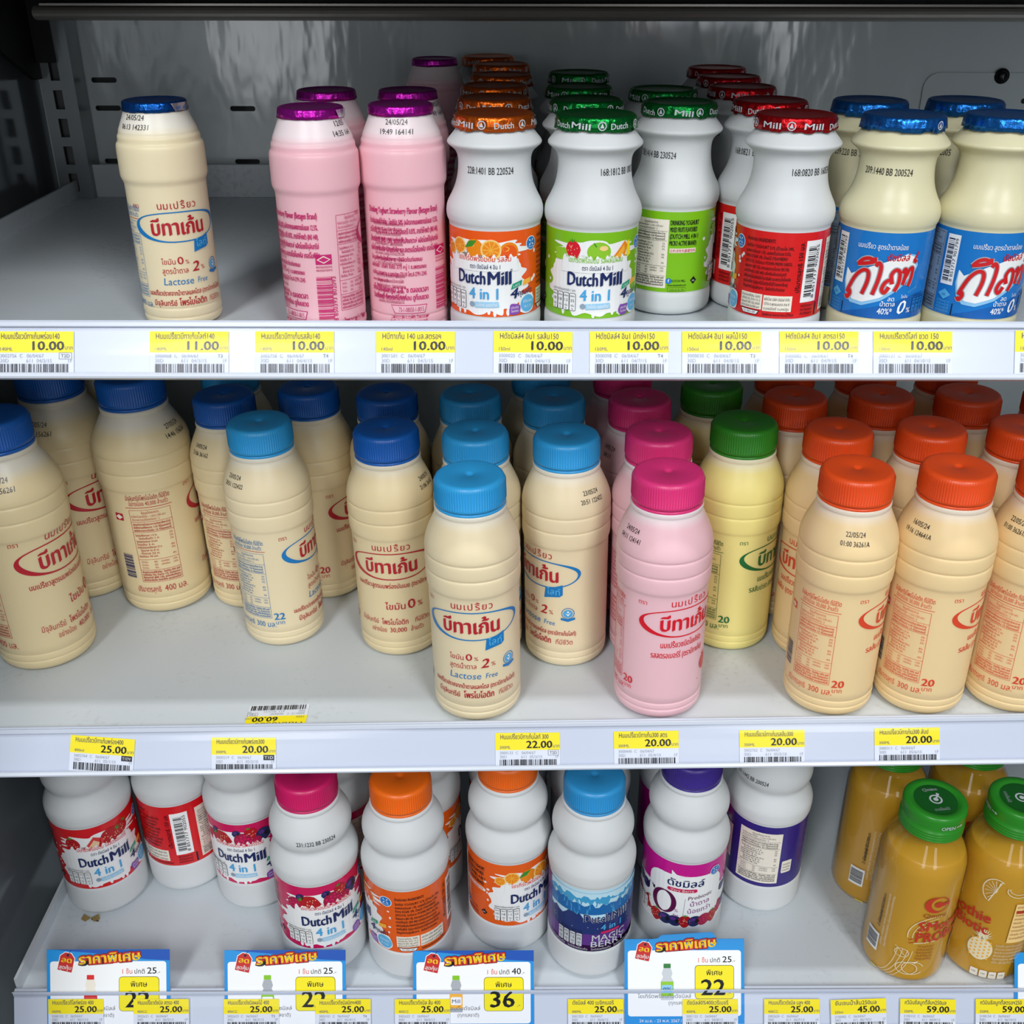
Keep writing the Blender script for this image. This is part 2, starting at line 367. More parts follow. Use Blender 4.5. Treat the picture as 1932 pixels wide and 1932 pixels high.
# ------------------------------------------------------------------ betagen style print (layout of the 300 ml bottle, metres)
def betagen_front(main, oval, kind, R, vol='300', cells='30,000', tb=(-142, -91)):
    P = Print(); mk = ink[main]; ok = ink[oval]
    deg = lambda a: math.radians(a) * R
    for i_, q_ in enumerate(('น', 'ม', 'เ', 'ป', 'รี้', 'ย', 'ว')): P.text(q_, (-.0118, -.0078, -.0042, -.0010, .0034, .0078, .0118)[i_], 0.0890, 0.0066, mk, bold=.004)
    P.text('ตรา', deg(-62), 0.0893, 0.0042, mk, w=0.0055)
    cu, cv = 0, 0.0768; a, b = deg(65) - 0.001, 0.0104
    # oval swoosh: flat top line, pointed ends, thick at the left tip
    def pt(t, d):
        x = math.cos(t); y = math.sin(t)
        yy = y * b * (0.98 if y < 0 else 0.94)
        xx = a * math.copysign(abs(x) ** 0.8, x)
        return (cu + xx * (1 + d / a), cv + yy * (1 + d / b) + 0.0011 * (x * x))
    n = 72; v = []; f = []
    for k in range(n):
        t = 2 * math.pi * k / n
        th = 0.00085 + 0.0030 * max(0, math.cos(t - math.radians(200))) ** 5 + 0.0018 * max(0, math.cos(t - math.radians(20))) ** 6
        v += [pt(t, th / 2), pt(t, -th / 2)]
    for k in range(n): j = (k + 1) % n; f.append((2 * k, 2 * j, 2 * j + 1, 2 * k + 1))
    P.add(v, f, ok, 2)
    P.text('บีทาเก้น', -0.001, 0.0716, 0.0145, ink['red'] if main != 'darkgreen' else mk, w=0.0365, bold=0.045) if main in ('red', 'darkgreen') else P.text('บีทาเก้น', -0.001, 0.0716, 0.0145, mk, w=0.0365, bold=0.045)
    if kind == 'light':
        P.poly([(0.0075, 0.0585), (0.0085, 0.0672), (0.014, 0.0677), (0.0205, 0.070), (0.0205, 0.0622), (0.0185, 0.0605), (0.013, 0.0598)], ok, 3)
        P.text('ไลท์', 0.0142, 0.0618, 0.0068, ink['skyblue'], w=0.0095, layer=4)
        P.text('ไขมัน', -0.0112, 0.0515, 0.0052, mk, w=0.0095); P.text('0', -0.0030, 0.0513, 0.0075, mk, w=0.004, bold=.012); P.text('%', 0.0015, 0.0513, 0.0040, mk)
        P.text('สูตรน้ำตาล', -0.0073, 0.0450, 0.0052, mk, w=0.0175); P.text('2', 0.0070, 0.0455, 0.0098, mk, w=0.0052, bold=.03, shear=.2); P.text('%', 0.0125, 0.0460, 0.0045, mk)
        P.text('Lactose', -0.0060, 0.0370, 0.0072, ok, w=0.0205, shear=.15); P.text('Free', 0.0112, 0.0372, 0.0056, ok, w=0.008, shear=.15)
        c = (deg(48), 0.0475)
        P.ring(*c, 0.0042, 0.0042, 0.0005, ok); P.ell(c[0], c[1] - .0002, 0.0032, 0.0032, ink['lightblue'], 2); P.ell(c[0], c[1] + .0012, .0007, .0007, ink['white'], 3)
        P.poly([(c[0] - .0018, c[1] + .0004), (c[0], c[1] - .0022), (c[0] + .0022, c[1] + .0012), (c[0], c[1] - .0008)], ink['white'], 3)
        P.poly([(c[0] - .005, c[1] - .0052), (c[0], c[1] - .0066), (c[0] + .005, c[1] - .0050), (c[0] + .0046, c[1] - .0032), (c[0], c[1] - .0046), (c[0] - .0046, c[1] - .0034)], ok, 3)
        P.text('นมเปรี้ยวปราศจากน้ำตาลแลคโตส (ตราบีทาเก้นไลท์)', 0, 0.0295, 0.0048, mk, w=deg(118), bold=.025)
        P.text('มีจุลินทรีย์', deg(-36), 0.0222, 0.0054, mk, w=0.0165, bold=.02); P.text('โพรไบโอติก', deg(5), 0.0222, 0.0066, mk, w=0.0195, bold=.035); P.text('ที่มีชีวิต', deg(43), 0.0222, 0.0052, mk, w=0.0115)
    elif kind == 'plain':
        P.text('นมเปรี้ยวสูตรนมพร่องมันเนย (ตราบีทาเก้น)', 0.001, 0.0597, 0.0050, mk, w=deg(116), bold=.02)
        P.text('ไขมัน', 0.000, 0.0425, 0.0072, mk, w=0.0140, bold=.015); P.text('0', 0.0115, 0.0422, 0.0108, mk, w=0.0054, bold=.014); P.text('%', 0.0180, 0.0425, 0.0062, mk)
        P.text('มีจุลินทรีย์', deg(-40), 0.0300, 0.0054, mk, w=0.0145); P.text('โพรไบโอติก', deg(-2), 0.0300, 0.0060, mk, w=0.0185, bold=.02); P.text('ที่มีชีวิต', deg(38), 0.0300, 0.0052, mk, w=0.0115)
        P.text('อย่างน้อย', deg(-26), 0.0235, 0.0052, mk, w=0.0115); P.text(cells, deg(2), 0.0237, 0.0054, mk, w=0.0115, bold=.015); P.text('ล้านตัว', deg(29), 0.0235, 0.0052, mk, w=0.0095)
    else:
        P.text('นมเปรี้ยวชนิดโยเกิร์ต', deg(-8), 0.0590, 0.0060, mk, w=0.0295, bold=.02)
        flav = {'strawberry': 'รสสตรอเบอร์รี่ (ตราบีทาเก้น)', 'orange': 'รสส้ม (ตราบีทาเก้น)', 'pineapple': 'รสสับปะรด (ตราบีทาเก้น)'}[kind]
        P.text(flav, deg(-12), 0.0512, 0.0060, mk, w=0.037, bold=.02)
        c = (deg(35), 0.0375)
        if kind == 'strawberry':
            P.poly([(c[0] + .0052 * math.cos(t) * (1 - .28 * max(0, -math.sin(t))), c[1] + .0058 * math.sin(t)) for t in [2 * math.pi * k / 22 for k in range(22)]], ink['straw_light'], 2)
            for i in range(11): P.ell(c[0] + R_.uniform(-.003, .003), c[1] + R_.uniform(-.0035, .0035), .0004, .0006, ink['pink'], 3, n=6)
            for a_ in (50, 75, 100, 130): P.line([(c[0], c[1] + .005), (c[0] + .004 * math.cos(math.radians(a_)), c[1] + .005 + .0035 * math.sin(math.radians(a_)))], .0006, mk)
        else:
            P.ell(*c, .0055, .0055, ink['orange' if kind == 'orange' else 'green'], 2); P.ring(c[0] - .003, c[1] - .001, .005, .005, .0004, mk, 3)
        P.line([(deg(22), .0265), (deg(48), .0275)], .0006, mk)
    # side: price, volume, framed table
    price = {'light': '22', 'plain': '20'}.get(kind, '20'); side = ok if kind == 'light' else mk
    if vol == '300': P.text(price, deg(-80), 0.0262, 0.0078, side, w=0.0075, bold=.035); P.text('บาท', deg(-80), 0.0222, 0.0044, side, w=0.006)
    P.text('ปริมาตรสุทธิ', deg(tb[0] + 6), 0.0200, 0.0058, side, w=0.0155); P.text(vol + ' มล.', deg(tb[1] - 10), 0.0200, 0.0064, side, w=0.0150)
    nutrition_table(P, deg(tb[0]), deg(tb[1]), 0.0275, 0.0800, side)
    P.rect(deg(tb[0] - 4), deg(tb[1] + 3), .0815, .0819, ink['red'] if kind == 'light' else mk)
    P.text('มีจุลินทรีย์โพรไบโอติก ที่มีชีวิต', deg(sum(tb) / 2), .0870, .0046, side, w=deg(54), bold=.01); P.text('อย่างน้อย ' + cells + ' ล้านตัว', deg(sum(tb) / 2), .0832, .0042, side, w=deg(48))
    # behind the table: logo diamond, dense text, blue barcode
    c = (deg(-158), .0745)
    P.rect(c[0] - .003, c[0] + .003, c[1] - .0025, c[1] + .0025, mk, 2); P.poly([(c[0] - .0026, c[1]), (c[0], c[1] - .0018), (c[0] + .0026, c[1]), (c[0], c[1] + .0018)], ink['cream'], 3)
    P.bars(deg(-165), deg(-150), .030, .048, ink['navy'], 26, vertical=False)
    for i in range(9): P.text(THAI[i % 7], deg(152), .082 - i * .0033, .0031, mk, w=deg(46) * (1 - .08 * (i % 3)), bold=.01)
    for i in range(6): P.text(THAI[(i + 2) % 7], deg(152), .047 - i * .0036, .0033, mk, w=deg(46) * (1 - .1 * (i % 2)), bold=.01)
    return P
def betagen140_back(main, R):
    """back of the small bottle: english name, ingredients, barcode, register number (angles from the logo)"""
    P = Print(); m = ink[main]; deg = lambda a: math.radians(a) * R
    u0 = deg(122); u1 = deg(231)
    P.text('Drinking Yoghurt Strawberry Flavour (Betagen Brand)', (u0 + u1) / 2, .0668, .0046, m, w=u1 - u0, bold=.045)
    for i in range(4): P.text(THAI[i], (u0 + u1) / 2, .0612 - i * .0048, .0039, m, w=u1 - u0, bold=.045)
    for i in range(3): P.text(THAI[4 + i], u0, .0418 - i * .0040, .0033, m, w=deg(86 if i else 80), bold=.035, align='L')
    P.text('www.betagen.co.th', u0, .0302, .0028, m, w=deg(30), align='L', bold=.01)
    P.text('เก็บไว้ที่อุณหภูมิ 2-8 °ซ ตลอดเวลา', u0, .0250, .0042, m, w=deg(88), align='L', bold=.045)
    P.text('วันเดือนปี ที่ควรบริโภคก่อน ดูที่บนขวด', u0, .0208, .0040, m, w=deg(88), align='L', bold=.045)
    P.poly([(deg(154), .0180), (deg(208), .0180), (deg(204), .0132), (deg(159), .0132)], m, 1)
    P.poly([(deg(155.2), .0176), (deg(206.5), .0176), (deg(203), .0136), (deg(160), .0136)], ink['bg_' + main] if 'bg_' + main in ink else ink['cream'], 2)
    P.text('73-1-08050-1-0015', deg(184), .0142, .0038, m, w=deg(36), bold=.01)
    for i, t in enumerate(('สินค้าอาจมีตะกอนโปรตีนของนม', 'เกิดขึ้น ซึ่งเกิดจากวัตถุดิบธรรมชาติ', 'ไม่มีผลต่อคุณภาพของผลิตภัณฑ์')): P.text(t, deg(153), .0106 - i * .0026, .0026, m, w=deg(55), align='L', bold=.012)
    c = (deg(236), .0445)
    P.rect(c[0] - .0042, c[0] + .0042, c[1] - .0012, c[1] + .0040, m, 2); P.poly([(c[0] - .0036, c[1] + .0014), (c[0], c[1] - .0006), (c[0] + .0036, c[1] + .0014), (c[0], c[1] + .0034)], ink['cream'], 3)
    P.poly([(c[0] - .0028, c[1] + .0014), (c[0], c[1]), (c[0] + .0028, c[1] + .0014), (c[0], c[1] + .0028)], m, 4)
    for i in range(2): P.text('คณะกรรมการอาหาร', c[0], c[1] - .0030 - i * .0017, .0019, m, w=.0082, bold=.01)
    P.bars(deg(224), deg(246), .0140, .0375, m, 30, vertical=False)
    P.text('8 850393 802093', deg(251), .0128, .0034, m, w=.024, rot=math.pi / 2, align='L', bold=.01)
    nutrition_table(P, deg(257), deg(303), .0180, .0680, m)
    P.text('ปริมาตรสุทธิ 140 มล.', deg(282), .0105, .0046, m, w=deg(50))
    return P
def stamp(lines, size, u, v, rf, name='date_stamp', w=None, rot=0.0):
    P = Print()
    for i, t in enumerate(lines):
        c_, s_ = math.cos(rot), math.sin(rot)
        P.text(t, u + i * size * 1.25 * s_, v - i * size * 1.25 * c_, size, ink['stamp'], w=(w if not isinstance(w, list) else w[i]) if w else None, rot=rot, layer=1, bold=.012)
    return P.build(name, rf)

# ------------------------------------------------------------------ fruit label art (units mm on the 150 ml bottle; scaled later)
def blob(rr, cu, cv, a, b, n=44, spike=.16):
    out = []; n0 = n; n = max(n * 3, 60); ph = [(rr.choice((n0 // 4, n0 // 3, n0 // 5)), rr.uniform(0, 6.28), rr.uniform(.4, 1)) for _ in range(3)]
    for k in range(n):
        t = 2 * math.pi * k / n; q = 1 + spike * .5 * sum(w_ * math.sin(f_ * t + p_) for f_, p_, w_ in ph)
        out.append((cu + a * q * math.copysign(abs(math.cos(t)) ** .75, math.cos(t)), cv + b * q * math.copysign(abs(math.sin(t)) ** .75, math.sin(t))))
    return out
def art_orange(P, u, v, r, cut=False, L=3):
    P.ell(u, v, r, r, ink['fruit_orange' if not cut else 'fruit_light'], L)
    if cut:
        P.ring(u, v, r * .93, r * .93, r * .13, ink['fruit_pale'], L + 1, n=24)
        for k in range(9):
            a = 2 * math.pi * k / 9; P.poly([(u + r * .12 * math.cos(a), v + r * .12 * math.sin(a)), (u + r * .8 * math.cos(a - .27), v + r * .8 * math.sin(a - .27)), (u + r * .8 * math.cos(a + .27), v + r * .8 * math.sin(a + .27))], ink['fruit_orange'], L + 1)
    else: P.ell(u - r * .3, v + r * .35, r * .35, r * .25, ink['fruit_light'], L + 1, n=12)
def art_straw(P, u, v, r, rot=0.0, L=3, col='strawberry'):
    c_, s_ = math.cos(rot), math.sin(rot)
    T = lambda x, y: (u + x * c_ - y * s_, v + x * s_ + y * c_)
    P.poly([T(r * .95 * math.cos(t) * (1 - .35 * max(0, -math.sin(t))), r * 1.15 * math.sin(t)) for t in [2 * math.pi * k / 20 for k in range(20)]], ink[col], L)
    for i in range(12):
        a = R_.uniform(0, 6.28); q = R_.uniform(.15, .75); x, y = T(r * q * math.cos(a), r * q * math.sin(a)); P.ell(x, y, r * .05, r * .08, ink['seed'], L + 1, n=6)
    for a_ in (20, 55, 90, 125, 160):
        a = math.radians(a_); P.poly([T(-r * .15 * math.sin(a), r * .95), T(r * .15 * math.sin(a), r * .95), T(r * .7 * math.cos(a), r * (.95 + .5 * math.sin(a)))], ink['leaf'], L + 1)
def art_berry(P, u, v, r, L=3):
    P.ell(u, v, r, r, ink['blueberry'], L); P.ell(u - r * .25, v + r * .35, r * .4, r * .3, ink['mb_purple'], L + 1, n=12); P.ell(u + r * .35, v, r * .3, r * .38, ink['black'], L + 1, n=10)
def art_rasp(P, u, v, r, L=3):
    P.ell(u, v, r, r * 1.1, ink['raspberry'], L)
    for i in range(14): a = i * 2.4; q = r * .85 * math.sqrt(i / 14); P.ell(u + q * math.cos(a), v + q * math.sin(a), r * .16, r * .16, ink['dm_pink'], L + 1, n=8)
def windmill(P, u, v, r, L=2):
    P.ell(u, v, r * 1.12, r * 1.12, ink['white'], L); P.ell(u, v, r, r, ink['dl_blue'], L + 1)
    for k in range(4):
        a = math.radians(45 + 90 * k); d = Vector((math.cos(a), math.sin(a))); n_ = Vector((-d.y, d.x))
        P.poly([tuple(Vector((u, v + r * .15)) + d * r * .1), tuple(Vector((u, v + r * .15)) + d * r * .62 - n_ * r * .1), tuple(Vector((u, v + r * .15)) + d * r * .62 + n_ * r * .16)], ink['white'], L + 2)
    P.text('Dutch Mill', u, v - r * .68, r * .34, ink['white'], w=r * 1.2, layer=L + 2)
def gda(P, u0, v0, w_, h_, fill='white', L=3):
    for i, q in enumerate(('100', '18', '1.5', '55')):
        x = u0 + w_ * (i + .5) / 4
        P.rrect(x, v0 + h_ * .42, w_ * .235, h_ * .84, w_ * .05, ink['black'], L); P.rrect(x, v0 + h_ * .42, w_ * .21, h_ * .80, w_ * .045, ink[fill], L + 1)
        P.text(q, x, v0 + h_ * .42, h_ * .2, ink['black'], w=w_ * .13, layer=L + 2); P.text('กรัม', x, v0 + h_ * .2, h_ * .14, ink['black'], w=w_ * .12, layer=L + 2)
        P.text('พลังงาน', x, v0 + h_ * .66, h_ * .12, ink['black'], w=w_ * .17, layer=L + 2); P.text('%', x, v0 + h_ * .05, h_ * .13, ink['black'], layer=L + 2)
    P.text('คุณค่าทางโภชนาการต่อ 1 ขวด', u0 + w_ / 2, v0 + h_ * .93, h_ * .15, ink['black'], w=w_ * .95, layer=L + 2)
def four_value(P, u, v, L=5):
    e = .001
    P.poly(blob(R_, u + 8.5 * e, v - 4 * e, 5.6 * e, 5.8 * e, 20, .05), ink['white'], L - 1)
    P.ell(u + 9 * e, v - 4.2 * e, 5 * e, 5 * e, ink['skyblue'], L)
    P.poly(blob(R_, u + .4 * e, v - 6.5 * e, 3.4 * e, 3.2 * e, 16, .15), ink['violet'], L)
    for i, t in enumerate(('จุลินทรีย์', 'โยเกิร์ต')): P.text(t, u + .4 * e, v - (6.0 + 2.1 * i) * e, 1.7 * e, ink['white'], w=4.6 * e, layer=L + 1)
    P.poly([(u - 2 * e, v + 5 * e), (u + 4.5 * e, v + 7 * e), (u + 5 * e, v + 10 * e), (u - 1 * e, v + 8.2 * e)], ink['teal'], L)
    P.text('1,412', u + 1.6 * e, v + 6.7 * e, 2 * e, ink['white'], w=4 * e, rot=.28, layer=L + 1)
    P.poly([(u + 5.5 * e, v + 6.5 * e), (u + 11 * e, v + 7.6 * e), (u + 11 * e, v + 10.6 * e), (u + 6 * e, v + 9.6 * e)], ink['fruit_light'], L)
    P.text('4', u, v, 8.6 * e, ink['navy'], w=4.4 * e, bold=.03, shear=.2, layer=L + 2); P.text('คุณค่า', u + 7.2 * e, v + 1.4 * e, 4.6 * e, ink['navy'], w=9.5 * e, bold=.015, rot=.1, layer=L + 2)
    P.text('มีวิตามิน', u + 9 * e, v - 3.6 * e, 2.2 * e, ink['white'], w=6.4 * e, layer=L + 1); P.text('(A, C, E)', u + 9 * e, v - 6.4 * e, 2 * e, ink['white'], w=5 * e, layer=L + 1)
def dm_label(colour, fruits, flavour, flav_ink, english, seed, gda_fill='white', side_ink='black', table_frame=False):
    """wrap-around label, 47 mm high, drawn for a 25 mm radius (circumference 157 mm); v from the label's lower edge"""
    P = Print(); e = .001; rr = random.Random(seed); D = lambda a: math.radians(a) * .025
    # white splash with drips
    P.poly(blob(rr, -2 * e, 19 * e, 27 * e, 17 * e, 64, .13), ink['white'], 1)
    for i in range(6): x = rr.uniform(-20, 18) * e; P.ell(x, rr.uniform(1.6, 4) * e, 1.0 * e, 2.2 * e, ink['white'], 1, n=10)
    for i in range(9): P.ell(rr.choice((-1, 1)) * rr.uniform(27, 33) * e, rr.uniform(10, 36) * e, rr.uniform(.5, 1.2) * e, rr.uniform(.5, 1.2) * e, ink['white'], 1, n=8)
    P.poly(blob(rr, 0, 38 * e, 24 * e, 5 * e, 36, .25), ink['white'], 1)
    for k, f in enumerate(fruits): f(P)
    # lower splash edge lies over the fruit
    P.poly([(-20 * e, 26 * e)] + [(x * e, (34.4 + .9 * math.sin(x * 1.3) + .6 * math.sin(x * 2.1 + 1)) * e) for x in [-19 + .5 * k_ for k_ in range(77)]] + [(20 * e, 26 * e)], ink['white'], 5)
    P.text(flavour, 0, 31.6 * e, 4.3 * e, ink[flav_ink], w=31 * e, bold=.012, layer=7)
    P.text('ตรา ดัชมิลล์ 4 อิน 1', 1 * e, 27.5 * e, 3.4 * e, ink['navy'], w=17 * e, bold=.012, layer=7)
    P.text('Dutch', -7.2 * e, 18.8 * e, 10.6 * e, ink['navy'], w=16.8 * e, bold=.045, layer=7); P.text('Mill', 9.2 * e, 18.8 * e, 10.6 * e, ink['navy'], w=12.6 * e, bold=.045, layer=7); P.text('®', 15.8 * e, 26 * e, 2 * e, ink['navy'], layer=7)
    P.text('4 in 1', 0, 10.4 * e, 9.0 * e, ink['lightblue'], w=16.5 * e, bold=.03, layer=7)
    P.poly([(-5 * e, 5.2 * e), (9 * e, 5.8 * e), (8.5 * e, 9.0 * e), (-5 * e, 8.6 * e)], ink['pill'], 6); P.text('ไมโคร แอคทีฟ', 1.8 * e, 6.2 * e, 2.6 * e, ink['white'], w=12 * e, layer=7, bold=.01)
    P.ell(-6.6 * e, 7 * e, 1.6 * e, 1.6 * e, ink['bluegrey'], 6, n=12)
    gda(P, -26 * e, 4 * e, 15.5 * e, 12 * e, gda_fill, 6)
    four_value(P, 17.5 * e, 10.5 * e, 6)
    windmill(P, D(67), 40 * e, 3.5 * e)
    # ingredients block
    a, b = D(80), D(143)
    P.text('ส่วนประกอบ INGREDIENTS', a, 42.3 * e, 2.8 * e, ink[side_ink], w=(b - a) * .62, align='L', bold=.02)
    for i in range(9): P.text(('โยเกิร์ต YOGHURT 51% (น้ำนมโค 34%,', 'นมผงขาดมันเนย 1.5%, นมผงเต็มมันเนย 0.5%),', 'น้ำตาล SUGAR 10%, น้ำผลไม้ STRAWBERRY', 'JUICE 0.5%, วิตามินรวม VITAMIN PREMIX 0.0025%,', 'สีผสมอาหาร (INS 120), สารควบคุมความเป็นกรด (INS 330),', 'สารทำให้คงตัว (INS 440) แต่งกลิ่นเลียนธรรมชาติ', 'ผลิตโดยใช้จุลินทรีย์แล็กโทบาซิลลัส และสเตรปโตค็อกคัส', 'เทอร์โมฟิลัส มีจุลินทรีย์โยเกิร์ตที่มีชีวิตคงเหลืออยู่', 'ข้อมูลสำหรับผู้แพ้อาหาร : มีผลิตภัณฑ์ของนม')[i], a, (38.6 - i * 2.85) * e, 2.6 * e, ink[side_ink], w=(b - a) * (1 - .05 * (i % 3)), align='L', bold=.012)
    P.rect(D(79), D(110), 4.4 * e, 13.2 * e, ink['cream'], 2); P.rect(D(111.5), D(148), 4.0 * e, 13.0 * e, ink['cream'], 2)
    for i in range(4): P.text(THAI[i][:30], D(80.5), (11.0 - 2.0 * i) * e, 1.9 * e, ink['black'], w=D(27), align='L')
    for i, t in enumerate(('ผลิตโดย บริษัท ดัชมิลล์ จำกัด', '137/6 ถ.พุทธมณฑล สาย 8', 'อ.นครชัยศรี จ.นครปฐม')): P.text(t, D(113), (10.2 - 2.7 * i) * e, 2.3 * e, ink['black'], w=D(32), align='L')
    P.poly([(D(80), 4 * e), (D(108), 3.6 * e), (D(104), 1 * e), (D(84), 1.2 * e)], ink['black'], 2); P.poly([(D(81.5), 3.6 * e), (D(106.5), 3.3 * e), (D(103.5), 1.4 * e), (D(84.8), 1.5 * e)], ink['white'], 3); P.text('73-1-17029-1-0349', D(94), 1.9 * e, 1.7 * e, ink['black'], w=D(17), layer=4)
    P.text('วันผลิตและวันหมดอายุระบุไว้ที่ขวด', D(112), 1.4 * e, 2.2 * e, ink[side_ink], w=D(40), align='L', bold=.015)
    P.text('ปริมาตรสุทธิ 150 มล.', D(156), 15 * e, 3.6 * e, ink[side_ink], w=28 * e, rot=math.pi / 2, align='L', bold=.012)
    # barcode
    P.rect(D(159), D(184), 9 * e, 43.5 * e, ink['white'], 2); P.bars(D(163), D(175), 12 * e, 41 * e, ink['black'], 30, vertical=False)
    P.text('8 851717 902055', D(180), 11 * e, 2.8 * e, ink['black'], w=30 * e, rot=math.pi / 2, align='L', bold=.01)
    for i in range(3): P.text('เก็บไว้ที่อุณหภูมิ', D(171), (6.4 - 2.2 * i) * e, 1.9 * e, ink[side_ink], w=D(20), bold=.01)
    P.rect(D(186), D(188.5), 0.6 * e, 8 * e, ink['black'], 2)
    # white nutrition panel and english name
    P.rect(D(195), D(246), 2.5 * e, 43.5 * e, ink['cream'], 2); Q = Print(); nutrition_table(Q, D(196.5), D(244.5), 3.2 * e, 43 * e, ink['black'], frame=table_frame)
    for v, f, m_, l in Q.items: P.add(v, f, Q.mats[m_], 3)
    for i, t in enumerate(english): P.text(t, D(248), (40.5 - i * 4.0) * e, 4.0 * e, ink[side_ink], w=D(40 - 2 * (i % 2)), align='L', bold=.03)
    P.text('过奶活性乳酸菌饮料', D(249), 24.6 * e, 2.0 * e, ink['dm_pink'], w=D(36), align='L', layer=4); P.rect(D(248.5), D(286), 24 * e, 26.7 * e, ink['cream'], 2)
    P.text('f', D(250), 6.2 * e, 3 * e, ink['white'], layer=4, bold=.03); P.ell(D(250), 7 * e, 1.8 * e, 1.8 * e, ink['dl_blue'], 3, n=14)
    P.text('DUTCH MILL', D(254), 6.4 * e, 2.0 * e, ink[side_ink], w=D(20), align='L', bold=.01); P.text('www.dutchmill.co.th', D(249), 3.9 * e, 1.9 * e, ink[side_ink], w=D(26), align='L', bold=.01)
    P.poly([(D(281), 7 * e), (D(286), 4.6 * e), (D(291), 7 * e), (D(286), 9.4 * e)], ink['black'], 2); P.text('อย.', D(286), 6.4 * e, 1.6 * e, ink['white'], layer=3)
    P.rrect(D(262), 1.8 * e, D(26), 2.4 * e, 1 * e, ink['black'], 2); P.rrect(D(262), 1.8 * e, D(25.4), 2.0 * e, .9 * e, ink[colour], 3); P.text('สายด่วน อย. โทร. 1556', D(262), 1.2 * e, 1.5 * e, ink['black'], w=D(20), layer=4)
    return P
def fruits_orange(P):
    e = .001
    art_orange(P, -15 * e, 39 * e, 4.6 * e, True); art_orange(P, -22 * e, 36.5 * e, 3.4 * e, True); art_orange(P, -5 * e, 38.5 * e, 5.2 * e); art_orange(P, 14.5 * e, 36.5 * e, 5.6 * e)
    P.ell(14.5 * e, 36 * e, 4.6 * e, 4.6 * e, ink['dm_orange'], 4); art_orange(P, 4.5 * e, 38.0 * e, 5.8 * e, True, 4)
    P.poly([(-11 * e, 38.5 * e), (-8 * e, 42.5 * e), (-3.5 * e, 43 * e), (-6 * e, 39.5 * e)], ink['leaf'], 5)
def fruits_mixed(P):
    e = .001
    for i in range(6): P.ell((-23 + 2.2 * (i % 3)) * e, (34 + 3 * (i // 3)) * e, 2 * e, 2 * e, ink['apple'], 3, n=12)
    art_straw(P, -13 * e, 38 * e, 4.6 * e, .1, 3, 'pink'); P.ell(1.5 * e, 37.6 * e, 6.6 * e, 5.4 * e, ink['apple'], 3); P.ell(4 * e, 39.6 * e, 2.4 * e, 1.4 * e, ink['fruit_pale'], 4); P.line([(0, 40.5 * e), (-1.6 * e, 42.6 * e)], .0007, ink['leaf'], 5)
    P.poly([(9 * e, 34 * e), (17 * e, 43 * e), (19 * e, 40 * e), (17 * e, 34 * e)], ink['fruit_orange'], 4); P.poly([(10.5 * e, 34 * e), (16.5 * e, 41 * e), (17 * e, 38 * e), (15 * e, 34.5 * e)], ink['fruit_light'], 5); P.poly([(19 * e, 33 * e), (22 * e, 35 * e), (20.5 * e, 43 * e), (18.5 * e, 42 * e)], ink['yellow'], 3)
def fruits_straw(P):
    e = .001
    art_straw(P, -17 * e, 36.5 * e, 5.0 * e, .2); P.poly([(-11 * e, 33 * e), (-4 * e, 42 * e), (2 * e, 39 * e), (0, 33 * e)], ink['straw_light'], 4); P.poly([(-8 * e, 34 * e), (-4 * e, 39.5 * e), (-1 * e, 37 * e), (-2 * e, 34 * e)], ink['seed'], 5)
    art_straw(P, 5 * e, 38 * e, 6.2 * e, -1.0, 4); art_straw(P, 13.5 * e, 39.5 * e, 4.8 * e, -.5, 3)
def fruits_berry(P):
    e = .001
    art_rasp(P, -19 * e, 35.5 * e, 4.6 * e); art_straw(P, -9.5 * e, 37 * e, 5.8 * e, 1.1, 4); art_berry(P, -15 * e, 41 * e, 2.8 * e, 3); art_berry(P, 0, 42 * e, 2.8 * e, 3); art_rasp(P, 3.5 * e, 36.5 * e, 5.6 * e, 4); art_straw(P, 9 * e, 41 * e, 4.6 * e, .3, 3); art_berry(P, 16.5 * e, 39 * e, 4.8 * e, 4); art_rasp(P, 12 * e, 35.5 * e, 3 * e, 4)

